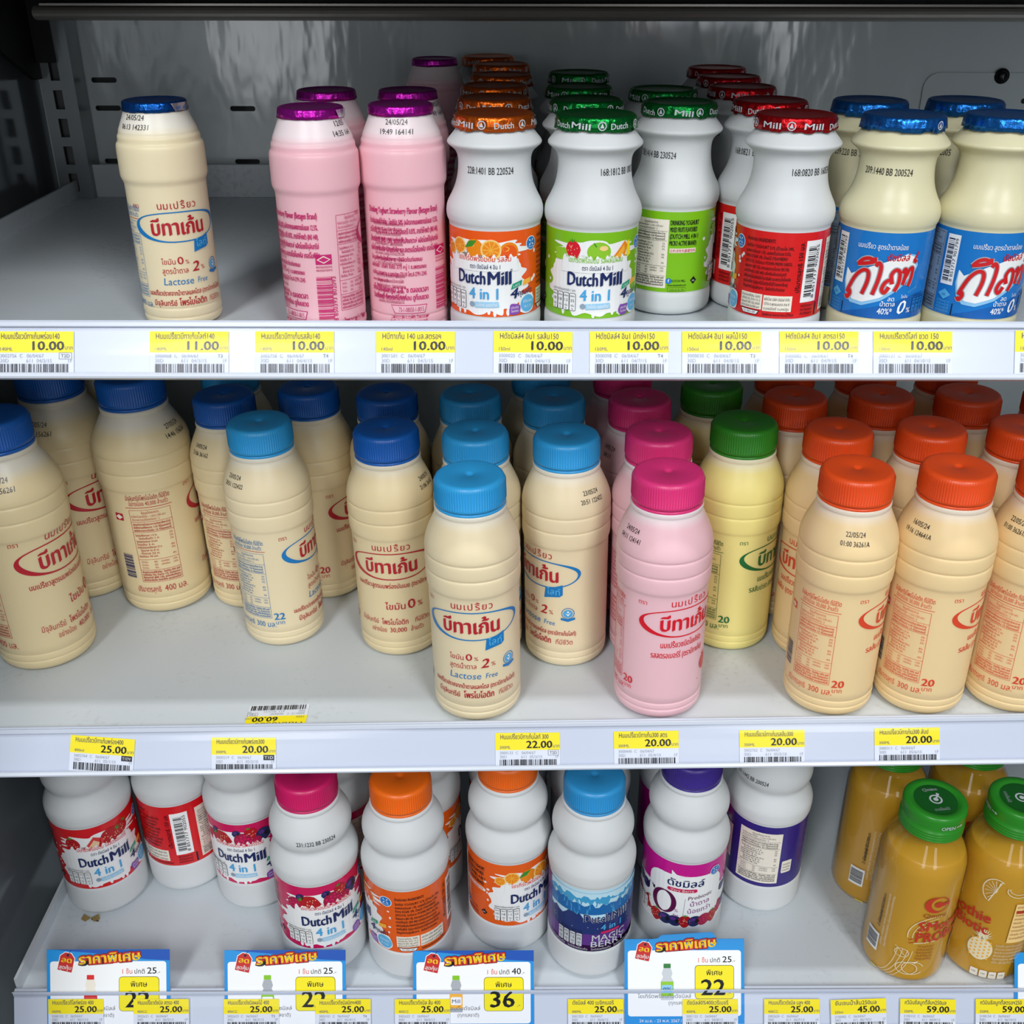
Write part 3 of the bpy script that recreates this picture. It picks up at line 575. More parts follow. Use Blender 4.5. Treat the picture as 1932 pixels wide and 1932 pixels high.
def dlight_label():
    P = Print(); e = .001; D = lambda a: math.radians(a) * .025
    P.text('นมเปรี้ยว สูตรน้ำตาลน้อย', 0, 39.0 * e, 3.8 * e, ink['white'], w=27 * e, bold=.01)
    P.poly([(-19 * e, 26 * e), (-16 * e, 23.5 * e), (-13 * e, 24 * e), (-4 * e, 28 * e), (6 * e, 33 * e), (14 * e, 37 * e), (19 * e, 36 * e), (22 * e, 30 * e), (19 * e, 24 * e), (12 * e, 17 * e), (3 * e, 10.5 * e), (-7 * e, 6.8 * e), (-14 * e, 7.5 * e), (-18 * e, 12 * e), (-19.5 * e, 19 * e)], ink['dl_light'], 1)
    P.poly([(-18.6 * e, 26.5 * e), (-15.5 * e, 23.5 * e), (-12 * e, 25.5 * e), (-4 * e, 29.5 * e), (6 * e, 33.5 * e), (14 * e, 36.5 * e), (18.5 * e, 35 * e), (20.5 * e, 29.5 * e), (18 * e, 24 * e), (10 * e, 17.5 * e), (2 * e, 12 * e), (-7 * e, 8.8 * e), (-13 * e, 9.5 * e), (-17.5 * e, 14 * e), (-18.6 * e, 20 * e)], ink['white'], 2)
    P.text('ดัชมิลล์', 9.5 * e, 33.0 * e, 5.2 * e, ink['dl_red'], w=12.5 * e, bold=.03, shear=.1, layer=4); P.poly([(17.5 * e, 33 * e), (19.5 * e, 33.6 * e), (21.5 * e, 37.8 * e), (20.8 * e, 38 * e)], ink['dl_red'], 4)
    # hand-lettered word: strokes with a pale edge
    S = [[(-17.2, 11.5), (-16, 10), (-14.6, 12.5), (-15.4, 14.5), (-16.6, 13), (-15.2, 17), (-13, 22), (-10.5, 25.4), (-7.8, 27), (-5.6, 25.6), (-5.6, 20.5), (-7.6, 13.2)], [(-12.2, 29.6), (-9.5, 32.6), (-6, 33.6), (-3.6, 32), (-8, 30.6), (-12.4, 29.8)], [(-3.2, 34.4), (-3.0, 31.2)],
         [(-2.2, 29.5), (-.8, 31.6), (.6, 29), (0, 22), (-2.0, 13.5)], [(6.2, 18.5), (4.2, 15.2), (2.6, 17.2), (4, 21), (6.6, 22.4), (7.6, 20.2), (6.6, 25), (8.6, 28), (11, 26.6), (11.2, 21), (9.4, 16)], [(12.6, 26.2), (13.8, 28.4), (14.6, 26.4), (13.6, 19.6)], [(14.2, 23), (16.6, 28.2), (18.4, 28.4), (18.2, 23), (17.0, 18.8)], [(18.2, 33.2), (20.4, 32.0)]]
    def curve(pts, n=6):
        pts = [pts[0]] + pts + [pts[-1]]; out = []
        for i in range(1, len(pts) - 2):
            for k in range(n):
                t = k / n; a, b, c, d = pts[i - 1], pts[i], pts[i + 1], pts[i + 2]
                out.append(tuple(.5 * ((2 * b[j]) + (c[j] - a[j]) * t + (2 * a[j] - 5 * b[j] + 4 * c[j] - d[j]) * t * t + (-a[j] + 3 * b[j] - 3 * c[j] + d[j]) * t ** 3) for j in (0, 1)))
        out.append(pts[-1]); return [(x * e, y * e) for x, y in out]
    for s_ in S: P.line(curve(s_), .0031, ink['palegrey'], 3)
    for s_ in S: P.line(curve(s_), .0020, ink['dl_red'], 5)
    P.text('ลด', 8.5 * e, 10.4 * e, 3.6 * e, ink['white'], w=3.6 * e, bold=.012); P.text('น้ำตาล', 7 * e, 7.4 * e, 3.6 * e, ink['white'], w=8 * e, bold=.012); P.text('40%*', 6 * e, 2.8 * e, 5.0 * e, ink['white'], w=8 * e, bold=.015)
    P.text('ไขมัน', 16 * e, 12 * e, 2.4 * e, ink['white'], w=4 * e); P.text('0', 15.5 * e, 3 * e, 11 * e, ink['white'], w=4.6 * e, bold=.02, shear=.25); P.text('%', 20 * e, 3.4 * e, 4.2 * e, ink['white'], bold=.01)
    gda(P, 22 * e, 3 * e, 12 * e, 10 * e, 'dl_blue', 3)
    P.text('Lactose', 21 * e, 16 * e, 2 * e, ink['skyblue'], w=6 * e, rot=.5)
    P.poly([(-22 * e, 0), (24 * e, 14 * e), (30 * e, 14 * e), (30 * e, 0)], ink['dl_dark'], 1)
    # barcode strip on the left, pale side panel
    P.rect(D(-66), D(-48), 17 * e, 45 * e, ink['white'], 2); P.bars(D(-64), D(-55), 19 * e, 43 * e, ink['black'], 28, vertical=False); P.text('8 851717 901799', D(-50), 19 * e, 2.6 * e, ink['black'], w=24 * e, rot=math.pi / 2, align='L')
    P.poly([(D(-66), 11.5 * e), (D(-57), 8.5 * e), (D(-48), 11.5 * e), (D(-57), 14.5 * e)], ink['skyblue'], 2); P.text('อย.', D(-57), 10.6 * e, 2.4 * e, ink['dl_blue'], layer=3)
    for i in range(4): P.text('เก็บไว้ที่อุณหภูมิ 2-8', D(-57), (7 - i * 1.8) * e, 1.6 * e, ink['skyblue'], w=D(18))
    P.rect(D(-44), D(-42.6), .5 * e, 7 * e, ink['black'], 2)
    P.rect(D(-118), D(-70), 1 * e, 46 * e, ink['bluegrey'], 2); Q = Print(); nutrition_table(Q, D(-116), D(-72), 2 * e, 45 * e, ink['black'])
    for v, f, m_, l in Q.items: P.add(v, f, Q.mats[m_], 3)
    for i in range(10): P.text(THAI[i % 7], D(130), (41 - 3.6 * i) * e, 2.9 * e, ink['white'], w=D(70))
    return P
def magic_berry_label():
    P = Print(); e = .001; rr = random.Random(4); D = lambda a: math.radians(a) * .025
    P.rect(D(-84), D(110), 0, 14 * e, ink['mb_purple'], 1); P.rect(D(-84), D(110), 0, 5 * e, ink['mb_mag'], 1)
    P.poly([(D(-84), 14 * e)] + [(D(a), (30 + rr.uniform(-5, 3)) * e) for a in range(-84, 111, 6)] + [(D(110), 14 * e)], ink['mb_navy'], 1)
    P.poly([(D(-84), 30 * e)] + [(D(a), (38 + rr.uniform(-2.5, 2.5)) * e) for a in range(-84, 111, 5)] + [(D(110), 30 * e)], ink['dm_blue'], 2)
    for k in range(46): a = rr.uniform(-80, 105); y = rr.uniform(29, 39); P.poly([(D(a), y * e), (D(a + 2), y * e), (D(a + 1 + rr.uniform(-3, 3)), (y + rr.uniform(4, 8)) * e)], ink['mb_sky'], 2)
    P.poly([(D(-84), 40 * e)] + [(D(a), (40.5 + rr.uniform(-3, 1.5)) * e) for a in range(-84, 111, 3)] + [(D(110), 47 * e), (D(-84), 47 * e)], ink['mb_sky'], 3)
    P.poly([(D(-84), 43.6 * e)] + [(D(a), (44 + rr.uniform(-2, 1)) * e) for a in range(-84, 111, 3)] + [(D(110), 47 * e), (D(-84), 47 * e)], ink['mb_pale'], 4)
    for m_, off, L in (('white', .05, 5), ('navy', .02, 6)):
        P.text('Dutch', -5 * e, 24 * e, 9.4 * e, ink[m_], w=15 * e, bold=off, layer=L); P.text('Mill', 10 * e, 24 * e, 9.4 * e, ink[m_], w=11.5 * e, bold=off, layer=L)
    P.text('4 in 1', 4 * e, 17.5 * e, 6.4 * e, ink['lightblue'], w=13 * e, bold=.03, layer=6)
    P.rrect(3.5 * e, 15.4 * e, 12 * e, 1.8 * e, .8 * e, ink['dm_pink'], 5)
    P.text('MAGIC', 3 * e, 9 * e, 7.0 * e, ink['silver'], w=21 * e, bold=.012, layer=6); P.text('BERRY', 3 * e, 4.0 * e, 6.6 * e, ink['silver'], w=22 * e, bold=.012, layer=6)
    gda(P, -29 * e, 3.5 * e, 16 * e, 13 * e, 'silver', 4)
    for i in range(5): P.text('โยเกิร์ตพร้อมดื่ม', (-30 + 14 * i) * e, 1.3 * e, 2.2 * e, ink['silver'], w=12 * e, layer=5)
    for i in range(26): P.ell(rr.uniform(-34, 44) * e, rr.uniform(1, 22) * e, .3 * e, .3 * e, ink['silver'], 3, n=6)
    P.rect(D(-130), D(-84), 0, 47 * e, ink['mb_purple'], 1)
    for k in range(20): a = rr.uniform(-128, -88); y = rr.uniform(20, 44); P.poly([(D(a), y * e), (D(a + 3), y * e), (D(a + 1), (y + 9) * e)], ink['mb_mag'], 2)
    return P
def very_berry_label():
    P = Print(); e = .001; rr = random.Random(5); D = lambda a: math.radians(a) * .025
    P.rect(D(-100), D(100), 0, 27 * e, ink['white'], 1)
    for x in range(-40, 44, 6):
        f = rr.choice((art_straw, art_berry, art_rasp))
        if abs(x) > 20: f(P, x * e, rr.uniform(6, 10) * e, 4.6 * e, L=2); art_berry(P, (x + 2) * e, rr.uniform(18, 24) * e, 3.6 * e, L=2)
        else: f(P, x * e, 3.0 * e, 4.4 * e, L=4)
    P.rrect(1 * e, 22 * e, 47 * e, 36 * e, 8 * e, ink['white'], 3); P.poly([(-8 * e, 38 * e), (-8 * e, 43.5 * e), (-5 * e, 40.6 * e), (4 * e, 39.5 * e)], ink['white'], 3)
    P.text('ดัชมิลล์', 1 * e, 31.5 * e, 7.6 * e, ink['navy'], w=22 * e, bold=.025, layer=5)
    P.rrect(-1 * e, 28.4 * e, 18 * e, 2.8 * e, 1.3 * e, ink['dm_pink'], 4); P.text('Very Berry', -1 * e, 27.6 * e, 2.6 * e, ink['cream'], w=14 * e, layer=5)
    P.ring(-11.5 * e, 17 * e, 6.2 * e, 8.6 * e, .002, ink['plum'], 5, thf=lambda t: .0009 + .0022 * abs(math.cos(t)))
    P.text('%', -3.6 * e, 10.4 * e, 3.6 * e, ink['mauve'], layer=5); P.text('fat', -3.6 * e, 6.6 * e, 3.4 * e, ink['mauve'], layer=5)
    P.text('Probiotic', 10.5 * e, 22 * e, 4.0 * e, ink['plum'], w=15.5 * e, rot=.12, shear=.2, layer=5, bold=.01); P.text('น้ำตาล', 10.5 * e, 16.4 * e, 5.0 * e, ink['mauve'], w=12 * e, rot=.1, layer=5, bold=.01); P.text('น้อยกว่า', 10.5 * e, 10.6 * e, 5.0 * e, ink['mauve'], w=14.5 * e, rot=.1, layer=5, bold=.01)
    P.line([(.6 * e, 8 * e), (1.2 * e, 22 * e)], .0003, ink['palegrey'], 5)
    gda(P, -37 * e, 2 * e, 14 * e, 11 * e, 'white', 5); windmill(P, 19 * e, 41 * e, 3.2 * e, 4)
    return P
def purple_back_label():
    P = Print(); e = .001; D = lambda a: math.radians(a) * .025
    P.rect(D(195), D(256), 3 * e, 44 * e, ink['cream'], 2); Q = Print(); nutrition_table(Q, D(197), D(254), 4 * e, 43.5 * e, ink['black'], frame=False)
    for v, f, m_, l in Q.items: P.add(v, f, Q.mats[m_], 3)
    P.rect(D(145), D(180), 12 * e, 38 * e, ink['cream'], 2); P.bars(D(147), D(173), 14 * e, 36 * e, ink['black'], 26, vertical=False)
    P.rrect(D(268), 16 * e, D(16), 10 * e, 1 * e, ink['cream'], 2)
    for i in range(3): P.text('สายด่วน', D(268), (17.5 - 2.4 * i) * e, 1.8 * e, ink['black'], w=D(12))
    return P
def amino_print(R):
    P = Print(); e = .001; D = lambda a: math.radians(a) * R
    rd = ink['amred']; tl = ink['tanline']
    P.ring(D(2), .0850, .0080, .0072, .003, rd, 2, thf=lambda t: .0008 + .0038 * max(0, math.cos(t - math.radians(190)))); P.ell(D(2), .0850, .0032, .0029, rd, 2); P.poly([(D(2), .0855), (D(2) + .0085, .0875), (D(2) + .008, .0848), (D(2) + .003, .083)], rd, 2)
    P.text('Qminc', D(1), .0722, .0056, ink['brown'], w=.0180, bold=.01)
    for i, (t, y) in enumerate((('SMoothie', .0590), ('PROBiotic', .0475))): P.text(t, D(24), y, .0140, rd, w=.046, bold=.045, rot=.05)
    P.line([(D(-20), .0445), (D(-5), .0462), (D(12), .0470)], .0007, tl); P.line([(D(-27), .0470), (D(-22), .0490)], .0007, rd); P.line([(D(-26), .0440), (D(-20), .0455)], .0007, rd)
    for i, t in enumerate(('YOGHURT', 'ORANGE', 'BANANA', 'APPLE', 'PINEAPPLE')): P.text(t, D(-14), .0410 - i * .0033, .0032, ink['brown'], w=.0125, align='L')
    # banana outline, leaf, apple
    arc = lambda cu, cv, a, b, t0, t1, n=18: [(cu + a * math.cos(math.radians(t0 + (t1 - t0) * k / n)), cv + b * math.sin(math.radians(t0 + (t1 - t0) * k / n))) for k in range(n + 1)]
    P.line(arc(D(10), .0530, .0215, .0200, 90, 190), .0006, tl); P.line(arc(D(10), .0500, .0150, .0175, 95, 185), .0006, tl); P.line(arc(D(10), .0515, .0180, .0190, 95, 185), .0004, tl)
    P.line(arc(D(-32), .0325, .0050, .0042, 0, 360), .0005, tl); P.line([(D(-42), .038), (D(-27), .030)], .0004, tl); P.line(arc(D(-22), .0175, .0078, .0062, 20, 380), .0006, tl); P.line(arc(D(-14), .0185, .0078, .0066, 20, 330), .0006, tl); P.poly([(D(-18), .0245), (D(-8), .0265), (D(-12), .0235)], tl)
    for k in range(4): P.line(arc(D(-60), .04, .0120 + .0035 * k, .034 + .002 * k, -85, -5), .0004, tl)
    P.text('สมูทตี้โพรไบโอติก ส่วนประกอบที่สำคัญ', D(-55), .030, .0022, tl, w=.052, rot=math.pi / 2, align='L'); P.text('บริษัท ควิมินซี จำกัด กรุงเทพมหานคร', D(-61), .030, .0022, tl, w=.052, rot=math.pi / 2, align='L')
    P.rect(D(-88), D(-66), .020, .038, ink['white'], 1); P.bars(D(-87), D(-68), .0225, .0365, ink['black'], 26, vertical=False)
    P.rect(D(-72), D(-60), .0030, .0050, ink['yellow'], 1)
    # right side: orange slice, pineapple, panel
    c = (D(62), .092)
    P.line(arc(c[0], c[1], .0085, .0115, 60, 250) + [(c[0] + .0029, c[1] + .01)], .0008, tl)
    for k in range(8): a = math.radians(75 + 23 * k); P.line([(c[0] + .001, c[1]), (c[0] + .0072 * math.cos(a), c[1] + .0098 * math.sin(a))], .0004, tl)
    P.line(arc(D(90), .096, .0075, .0055, 160, 380), .0006, tl); P.line(arc(D(90), .0975, .0060, .0040, 170, 370), .0005, tl)
    P.ell(D(62), .0330, .0088, .0112, tl, 1)
    for i in range(5):
        for j in range(6): P.ell(D(62) + (-.0062 + .0031 * i), .0245 + .0034 * j + (.0015 if i % 2 else 0), .0008, .0010, ink['fruit_light'], 2, n=8)
    for a_ in range(20, 161, 14): a = math.radians(a_); P.poly([(D(62) - .0012, .043), (D(62) + .0012, .043), (D(62) + .0078 * math.cos(a), .043 + .0125 * math.sin(a))], tl, 1)
    P.rect(D(92), D(122), .0440, .0840, ink['fruit_pale'], 1)
    for i in range(9): P.text(NUT[i % 3], D(94), .080 - .0040 * i, .0030, ink['brown'], w=D(25), align='L')
    P.rect(D(94), D(120), .0745, .0775, rd, 2)
    for i in range(6): P.text(THAI[i], D(80), .0395 - .0035 * i, .0032, tl, w=D(40), align='L', bold=.02)
    for i in range(4): P.rrect(D(62 + 12 * i), .0085, D(10), .0075, .001, ink['cream'], 2); P.text('100', D(62 + 12 * i), .0082, .0022, ink['grey'], layer=3)
    for i in range(2): P.text('น้ำหนักสุทธิ 250 มล.', D(-68), .045 + .004 * i, .0034, ink['black'], w=.03, rot=math.pi / 2, align='L')
    return P

# ------------------------------------------------------------------ bottle kinds: list of (part name, mesh, parent part index or None)
NPROF = {}
P150 = mm([(0, 0.3), (0, 20), (1.5, 23.4), (4, 24.8), (7, 25.1), (11.5, 25.1), (13, 24.8), (13.8, 24.5), (14.6, 24.5), (60, 24.5), (61, 24.5), (62, 24.9), (63.5, 25.6), (67, 26.0), (71, 25.2), (76, 22.4), (81, 20.3), (87, 19.2), (92, 19.0), (95, 19.4), (97.4, 20.6), (99.2, 22.8), (100.6, 24.5), (101.8, 24.7), (103.0, 23.9), (107, 20.4), (110.5, 17.4), (112, 17.0), (113.6, 17.0)])
P140 = mm([(0, 0.3), (0, 17), (1.0, 20.2), (3, 21.4), (5, 21.7), (6, 21.0), (7, 21.7), (10.5, 21.7), (11.5, 21.1), (12.5, 21.6), (13.5, 21.6), (76, 21.5), (78, 21.7), (80.5, 22.9), (83, 23.0), (95, 23.0), (97.5, 22.7), (98.6, 21.6), (100, 21.5), (101.5, 21.5), (102.8, 20.6), (104, 20.5), (105, 20.1), (114, 16.2), (117.5, 15.8)])
P300 = mm([(0, 0.3), (0, 20), (1.5, 25), (4, 27.6), (7, 28.5), (9, 28.7), (9.8, 28.1), (10.6, 28.7), (14, 28.8), (14.8, 28.2), (15.6, 28.8), (94, 28.8), (96, 29.1), (98, 30.0), (107.5, 30.1), (108.6, 29.3), (109.7, 30.1), (118, 30.1), (119.2, 29.3), (120.4, 30.0), (124, 29.8), (130, 28.4), (137, 25.4), (143, 22.6), (145.5, 21.6), (146.4, 22.4), (149, 22.4), (149.6, 20.6), (150.5, 20.2), (166, 20.2)])
P400 = [(h * 1.095, r * (1.165 if h < .125 else 1.165 - .085 * min(1, (h - .125) / .02))) for h, r in P300]
PD400 = mm([(0, 0.3), (0, 26), (2, 30.6), (5, 32.2), (8, 32.6), (28, 32.6), (29.5, 32.5), (30.5, 32.1), (31.5, 32.0), (95, 32.0), (96, 32.1), (97, 32.8), (104, 33.2), (108, 32.7), (114, 30.2), (119, 27.6), (121.5, 26.9), (124, 27.5), (128, 29.5), (133, 30.4), (139, 29.6), (146, 26.2), (151, 23.2), (152.6, 22.6), (153.4, 23.4), (156, 23.4), (156.8, 21.0), (158, 20.2), (174, 20.2)])
PAM = mm([(0, 0.3), (0, 25), (1.5, 29), (4, 30.8), (8, 31.2), (104, 31.2), (112, 30.3), (120, 27.2), (127, 23.2), (131, 21.0), (134, 20.4), (137, 20.2), (156, 19.8)])
RF150, RF140, RF300, RF400, RFD400, RFAM = [radius_fn(p) for p in (P150, P140, P300, P400, PD400, PAM)]

CAPS = {}
def screw_cap(col_name, hexc, R, z0, z1):
    """ribbed cap with rounded top edge and centre dimple"""
    key = (col_name, R, z0)
    if key in CAPS: return CAPS[key]
    m = M('cap_' + col_name, hexc, 0.36)
    N_ = 84; seg = N_ * 3
    H = z1 - z0; rib = .00042
    prof = [(z0, R * .97), (z0, R), (z0 + H * .10, R), (z0 + H * .12, R), (z0 + H * .80, R * .995), (z0 + H * .86, R * .985), (z0 + H * .95, R * .955), (z1 - .0001, R * .90), (z1, R * .84), (z1, R * .15), (z1 - .0003, R * .12), (z1 - .0012, R * .07), (z1 - .0013, R * .02)]
    def mod(k, r, h):
        t = (h - z0) / H
        if .11 < t < .83: return (r + (rib if k % 3 == 0 else -rib), h)
        return (r, h)
    me = lathe('screw_cap', prof, m, seg, mod=mod)
    band = lathe('tamper_band', [(z0 - .0026, R * .97), (z0 - .0026, R * 1.003), (z0 - .0007, R * 1.003), (z0 - .0004, R * .97)], m, 64)
    CAPS[key] = (me, band)
    return CAPS[key]
FOILM = {}
def foil_mat(name, hexc):
    if name in FOILM: return FOILM[name]
    m = M('foil_' + name, hexc, 0.28, 0.85)
    nt = m.node_tree; N = nt.nodes; L = nt.links
    tc = N.new('ShaderNodeTexCoord'); n = N.new('ShaderNodeTexNoise'); n.inputs['Scale'].default_value = 420; n.inputs['Detail'].default_value = 2
    L.new(tc.outputs['Object'], n.inputs[0]); b = N.new('ShaderNodeBump'); b.inputs['Strength'].default_value = .55; b.inputs['Distance'].default_value = .0008
    L.new(n.outputs[0], b.inputs['Height']); L.new(b.outputs[0], bsdf(m).inputs['Normal'])
    FOILM[name] = m; return m
def foil_lid(name, hexc, R, z0, z1, seed, crinkle=.0008, uneven=.0012):
    rr = random.Random(seed); seg = 120
    wob = [rr.uniform(-1, 1) for _ in range(seg)]; wob = [(wob[i] + wob[i - 1]) / 2 for i in range(seg)]; low = [rr.uniform(0, 1) for _ in range(24)]
    H = z1 - z0
    def mod(k, r, h):
        t = (h - z0) / H
        if t < .75: return (r + wob[k] * crinkle * (1 - .6 * t), h - (low[(k // 5) % 24] * uneven if t < .05 else 0))
        return (r, h)
    prof = [(z0 + .0008, R * .985), (z0, R * 1.03), (z0 + H * .3, R * 1.012), (z0 + H * .7, R * 1.0), (z0 + H * .88, R * .985), (z1 - .0002, R * .95), (z1, R * .90), (z1 - .0006, R * .84), (z1 - .0007, R * .4), (z1 - .0007, R * .05)]
    return lathe('foil_lid', prof, foil_mat(name, hexc), seg, mod=mod)
def foil_print(R, z0, z1, seed, words, m='silver'):
    rr = random.Random(seed); P = Print(); C = 2 * math.pi * R; H = z1 - z0
    n = len(words)
    for i, t in enumerate(words):
        u = C * (i / n) + rr.uniform(-.001, .001) - C / 2
        if t == 'o': P.ring(u, z0 + H * .42, H * .33, H * .33, .0005, ink[m], 2, n=20); P.poly([(u - H * .18, z0 + H * .25), (u + H * .18, z0 + H * .25), (u, z0 + H * .68)], ink[m], 2)
        elif t: P.text(t, u, z0 + H * .14, H * .72, ink[m], w=C / n * .92, bold=.02, rot=rr.uniform(-.15, .15))
    return P.build('foil_print', lambda h: R * 1.018 + .0002)
def sleeve(rf, z0, z1, hexc_mat, extra=.00012):
    prof = [(z0, rf(z0) + extra), (z0 + (z1 - z0) * .5, rf((z0 + z1) / 2) + extra), (z1, rf(z1) + extra)]
    seg = 64; V = []; Fc = []
    for h, r in prof:
        for k in range(seg): a = 2 * math.pi * k / seg; V.append((r * math.sin(a), -r * math.cos(a), h))
    for i in range(2):
        for k in range(seg): j = (k + 1) % seg; Fc.append((i * seg + k, i * seg + j, (i + 1) * seg + j, (i + 1) * seg + k))
    return mesh('label', V, Fc, hexc_mat, smooth=True)

lab_m = lambda k, h: M('label_' + k, h, 0.22)
KIND = {}
BETA = {  # kind: (milk fill, headspace, cap name, cap hex, ink, oval ink, layout)
    'light': ('#e8d8b4', '#e9e1cf', 'sky', '#2f9fdc', 'red', 'blue', 'light'), 'plain': ('#e3d0a6', '#e2d8c2', 'blue', '#0f5bb0', 'red', 'red', 'plain'),
    'strawberry': ('#f0c3cb', '#f2e2e4', 'pink', '#e2357c', 'pink', 'pink', 'strawberry'), 'pineapple': ('#ece08f', '#eee9c8', 'green', '#2b8420', 'darkgreen', 'darkgreen', 'pineapple'),
    'orange': ('#f1d5a2', '#f1e2cf', 'orange', '#e8501a', 'orange', 'orange', 'orange')}
for k, (fill, head, cn, ch, mi, ov, lay) in BETA.items():
    m = milk('milk_300_' + k, fill, head, .1425, .003)
    body = lathe('body', smooth_prof(P300, 2), m)
    cap, band = screw_cap(cn, ch, .0218, .1512, .168)
    pr = betagen_front(mi, ov, lay, .0288).build('print', RF300)
    KIND['b300_' + k] = dict(parts=[('body', body, None), ('screw_cap', cap, None), ('tamper_band', band, 1), ('print', pr, 0)], H=.168, R=.0301, rf=RF300, stamp=(.1345, .0042))
m = milk('milk_400', '#e0cda2', '#ddd6c6', .150, .004)
cap, band = screw_cap('blue', '#0f5bb0', .0236, .1660, .184)
pr400 = betagen_front('red', 'red', 'plain', .0288, '400', '40,000').scaled(1.155, 0, -.001).build('print', RF400)
KIND['b400'] = dict(parts=[('body', lathe('body', smooth_prof(P400, 2), m), None), ('screw_cap', cap, None), ('tamper_band', band, 1), ('print', pr400, 0)], H=.184, R=.0351, rf=RF400, stamp=(.1475, .0048), cw=.0017)
ink['bg_magenta'] = M('ink_bg_magenta', '#eebfca', .4)
for k, fill, head, fn, fh, mi, ov, lay, sil in (('light', '#eadcb9', '#ebe6da', 'blue', '#1255a8', 'red', 'blue', 'light', (20, 62)), ('pink', '#f0bcc6', '#efdfe2', 'purple', '#b81fa6', 'magenta', 'magenta', 'strawberry', (-82, -52))):
    m = milk('milk_140_' + k, fill, head, .1045 if k == 'light' else .1035, .003)
    P = betagen_front(mi, ov, lay, .0276, '140', '30,000', (-106, -62))
    if k == 'pink': P.items = [it for it in P.items if min(p[0] for p in it[0]) > math.radians(-70) * .0276]
    P = P.scaled(.787, 0, -.004)
    if k == 'pink':
        Q = betagen140_back(mi, .0215)
        for v, f, m_, l in Q.items: P.add(v, f, Q.mats[m_], l)
    pr = P.build('print', RF140)
    fl = foil_lid(fn, fh, .0167, .1142, .119, 3 if k == 'light' else 8, .0003, .0004)
    S = Print(); a0, a1 = [math.radians(a) * .0167 for a in sil]
    S.poly([(a0 - .001, .1189 - .0007), (a0 + .0012, .1143), (a1, .1143), (a1, .1182)], M('foil_silver', '#d4d6da', .25, .9), 1)
    if k == 'light':
        for i, q in enumerate(('TWM', 'VSP')): S.text(q, (a0 * (.7 - .4 * i) + a1 * (.3 + .4 * i)), .1147, .0026, ink['dl_blue'], w=.0030, bold=.02, rot=.2)
    KIND['b140_' + k] = dict(parts=[('body', lathe('body', smooth_prof(P140, 2), m), None), ('foil_lid', fl, None), ('silver_patch', S.build('silver_patch', lambda h: .0167 * 1.03 + .0003), 1), ('print', pr, 0)], H=.119, R=.023, rf=RF140, stamp=(.1105, .0036))
white_hdpe = M('white_hdpe', '#d8dbdc', .45, 0, .35, .2)
cream_dl = M('cream_pet', '#e0dab6', .36, 0, .45, .3)
EN = ['DRINKING YOGHURT', 'MIXED FRUITS FLAVOURED', '(DUTCH MILL 4 IN 1', 'MICRO ACTIVE BRAND)']
LABZ = .0140
def kind150(key, body_mat, label_hex, P, fn, fh, seed, words):
    lab = sleeve(RF150, .0146, .0600, lab_m(key, label_hex))
    pr = P.scaled(.0245 / .025 * .965, 0, .0146).build('print', lambda h: .0245 + .00012)
    fl = foil_lid(fn, fh, .0205, .1092, .1155, seed)
    fp = foil_print(.0205, .1092, .1150, seed, words)
    KIND[key] = dict(parts=[('body', lathe('body', smooth_prof(P150, 2), body_mat), None), ('foil_lid', fl, None), ('foil_print', fp, 1), ('label', lab, None), ('print', pr, 3)], H=.1155, R=.026, rf=RF150, stamp=(.0875, .0050), cw=.00140)
FW = ['Dutch', 'o', 'Mill', 'o', 'Dutch', 'Mill', 'o', 'Dutch', 'o', 'Mill', 'o', 'Mill']
kind150('dm150_orange', white_hdpe, '#ee5a17', dm_label('dm_orange', [fruits_orange], 'โยเกิร์ตพร้อมดื่ม รสส้ม', 'orange', ['DRINKING YOGHURT', 'ORANGE FLAVOURED', '(DUTCH MILL 4 IN 1', 'MICRO ACTIVE BRAND)'], 1), 'orange', '#e0661c', 21, FW)
kind150('dm150_mixed', white_hdpe, '#7fc01e', dm_label('dm_green', [fruits_mixed], 'โยเกิร์ตพร้อมดื่ม รสผลไม้ผสม', 'dm_green', EN, 2), 'green', '#0f7f35', 22, FW)
kind150('dm150_straw', white_hdpe, '#dc1f20', dm_label('dm_red', [fruits_straw], 'โยเกิร์ตพร้อมดื่ม รสสตรอเบอร์รี่', 'pink', ['DRINKING YOGHURT', 'STRAWBERRY FLAVOUR', '(DUTCH MILL 4 IN 1', 'MICRO ACTIVE BRAND)'], 3), 'red', '#c0141c', 23, FW)
kind150('dl150', cream_dl, '#1b78c8', dlight_label(), 'bluefoil', '#1f6cc0', 24, ['', '', '', '', 'o', ''])
def kindD400(key, label_hex, P, capn, caph):
    lab = sleeve(RFD400, .0312, .0945, lab_m(key, label_hex))
    pr = P.scaled(.032 / .025 * 1.0, 0, .0315).build('print', lambda h: .0320 + .00012) if P else None
    cap, band = screw_cap(capn, caph, .0222, .1585, .176)
    parts = [('body', lathe('body', smooth_prof(PD400, 2), white_hdpe), None), ('screw_cap', cap, None), ('tamper_band', band, 1), ('label', lab, None)]
    if pr: parts.append(('print', pr, 3))
    KIND[key] = dict(parts=parts, H=.176, R=.0332, rf=RFD400, stamp=(.1330, .0050), cw=.0016)
kindD400('dm400_straw', '#d81c22', dm_label('dm_red', [fruits_straw], 'โยเกิร์ตพร้อมดื่ม รสสตรอเบอร์รี่', 'pink', EN, 6), 'red', '#c4182a')
kindD400('dm400_berry', '#cf1659', dm_label('dm_pink', [fruits_berry], 'โยเกิร์ตพร้อมดื่ม รสเบอร์รี่รวม', 'pink', EN, 7), 'berry', '#cc1a63')
kindD400('dm400_orange', '#ea5f16', dm_label('dm_orange', [fruits_orange], 'โยเกิร์ตพร้อมดื่ม รสส้ม', 'orange', EN, 8), 'deeporange', '#ee6a10')
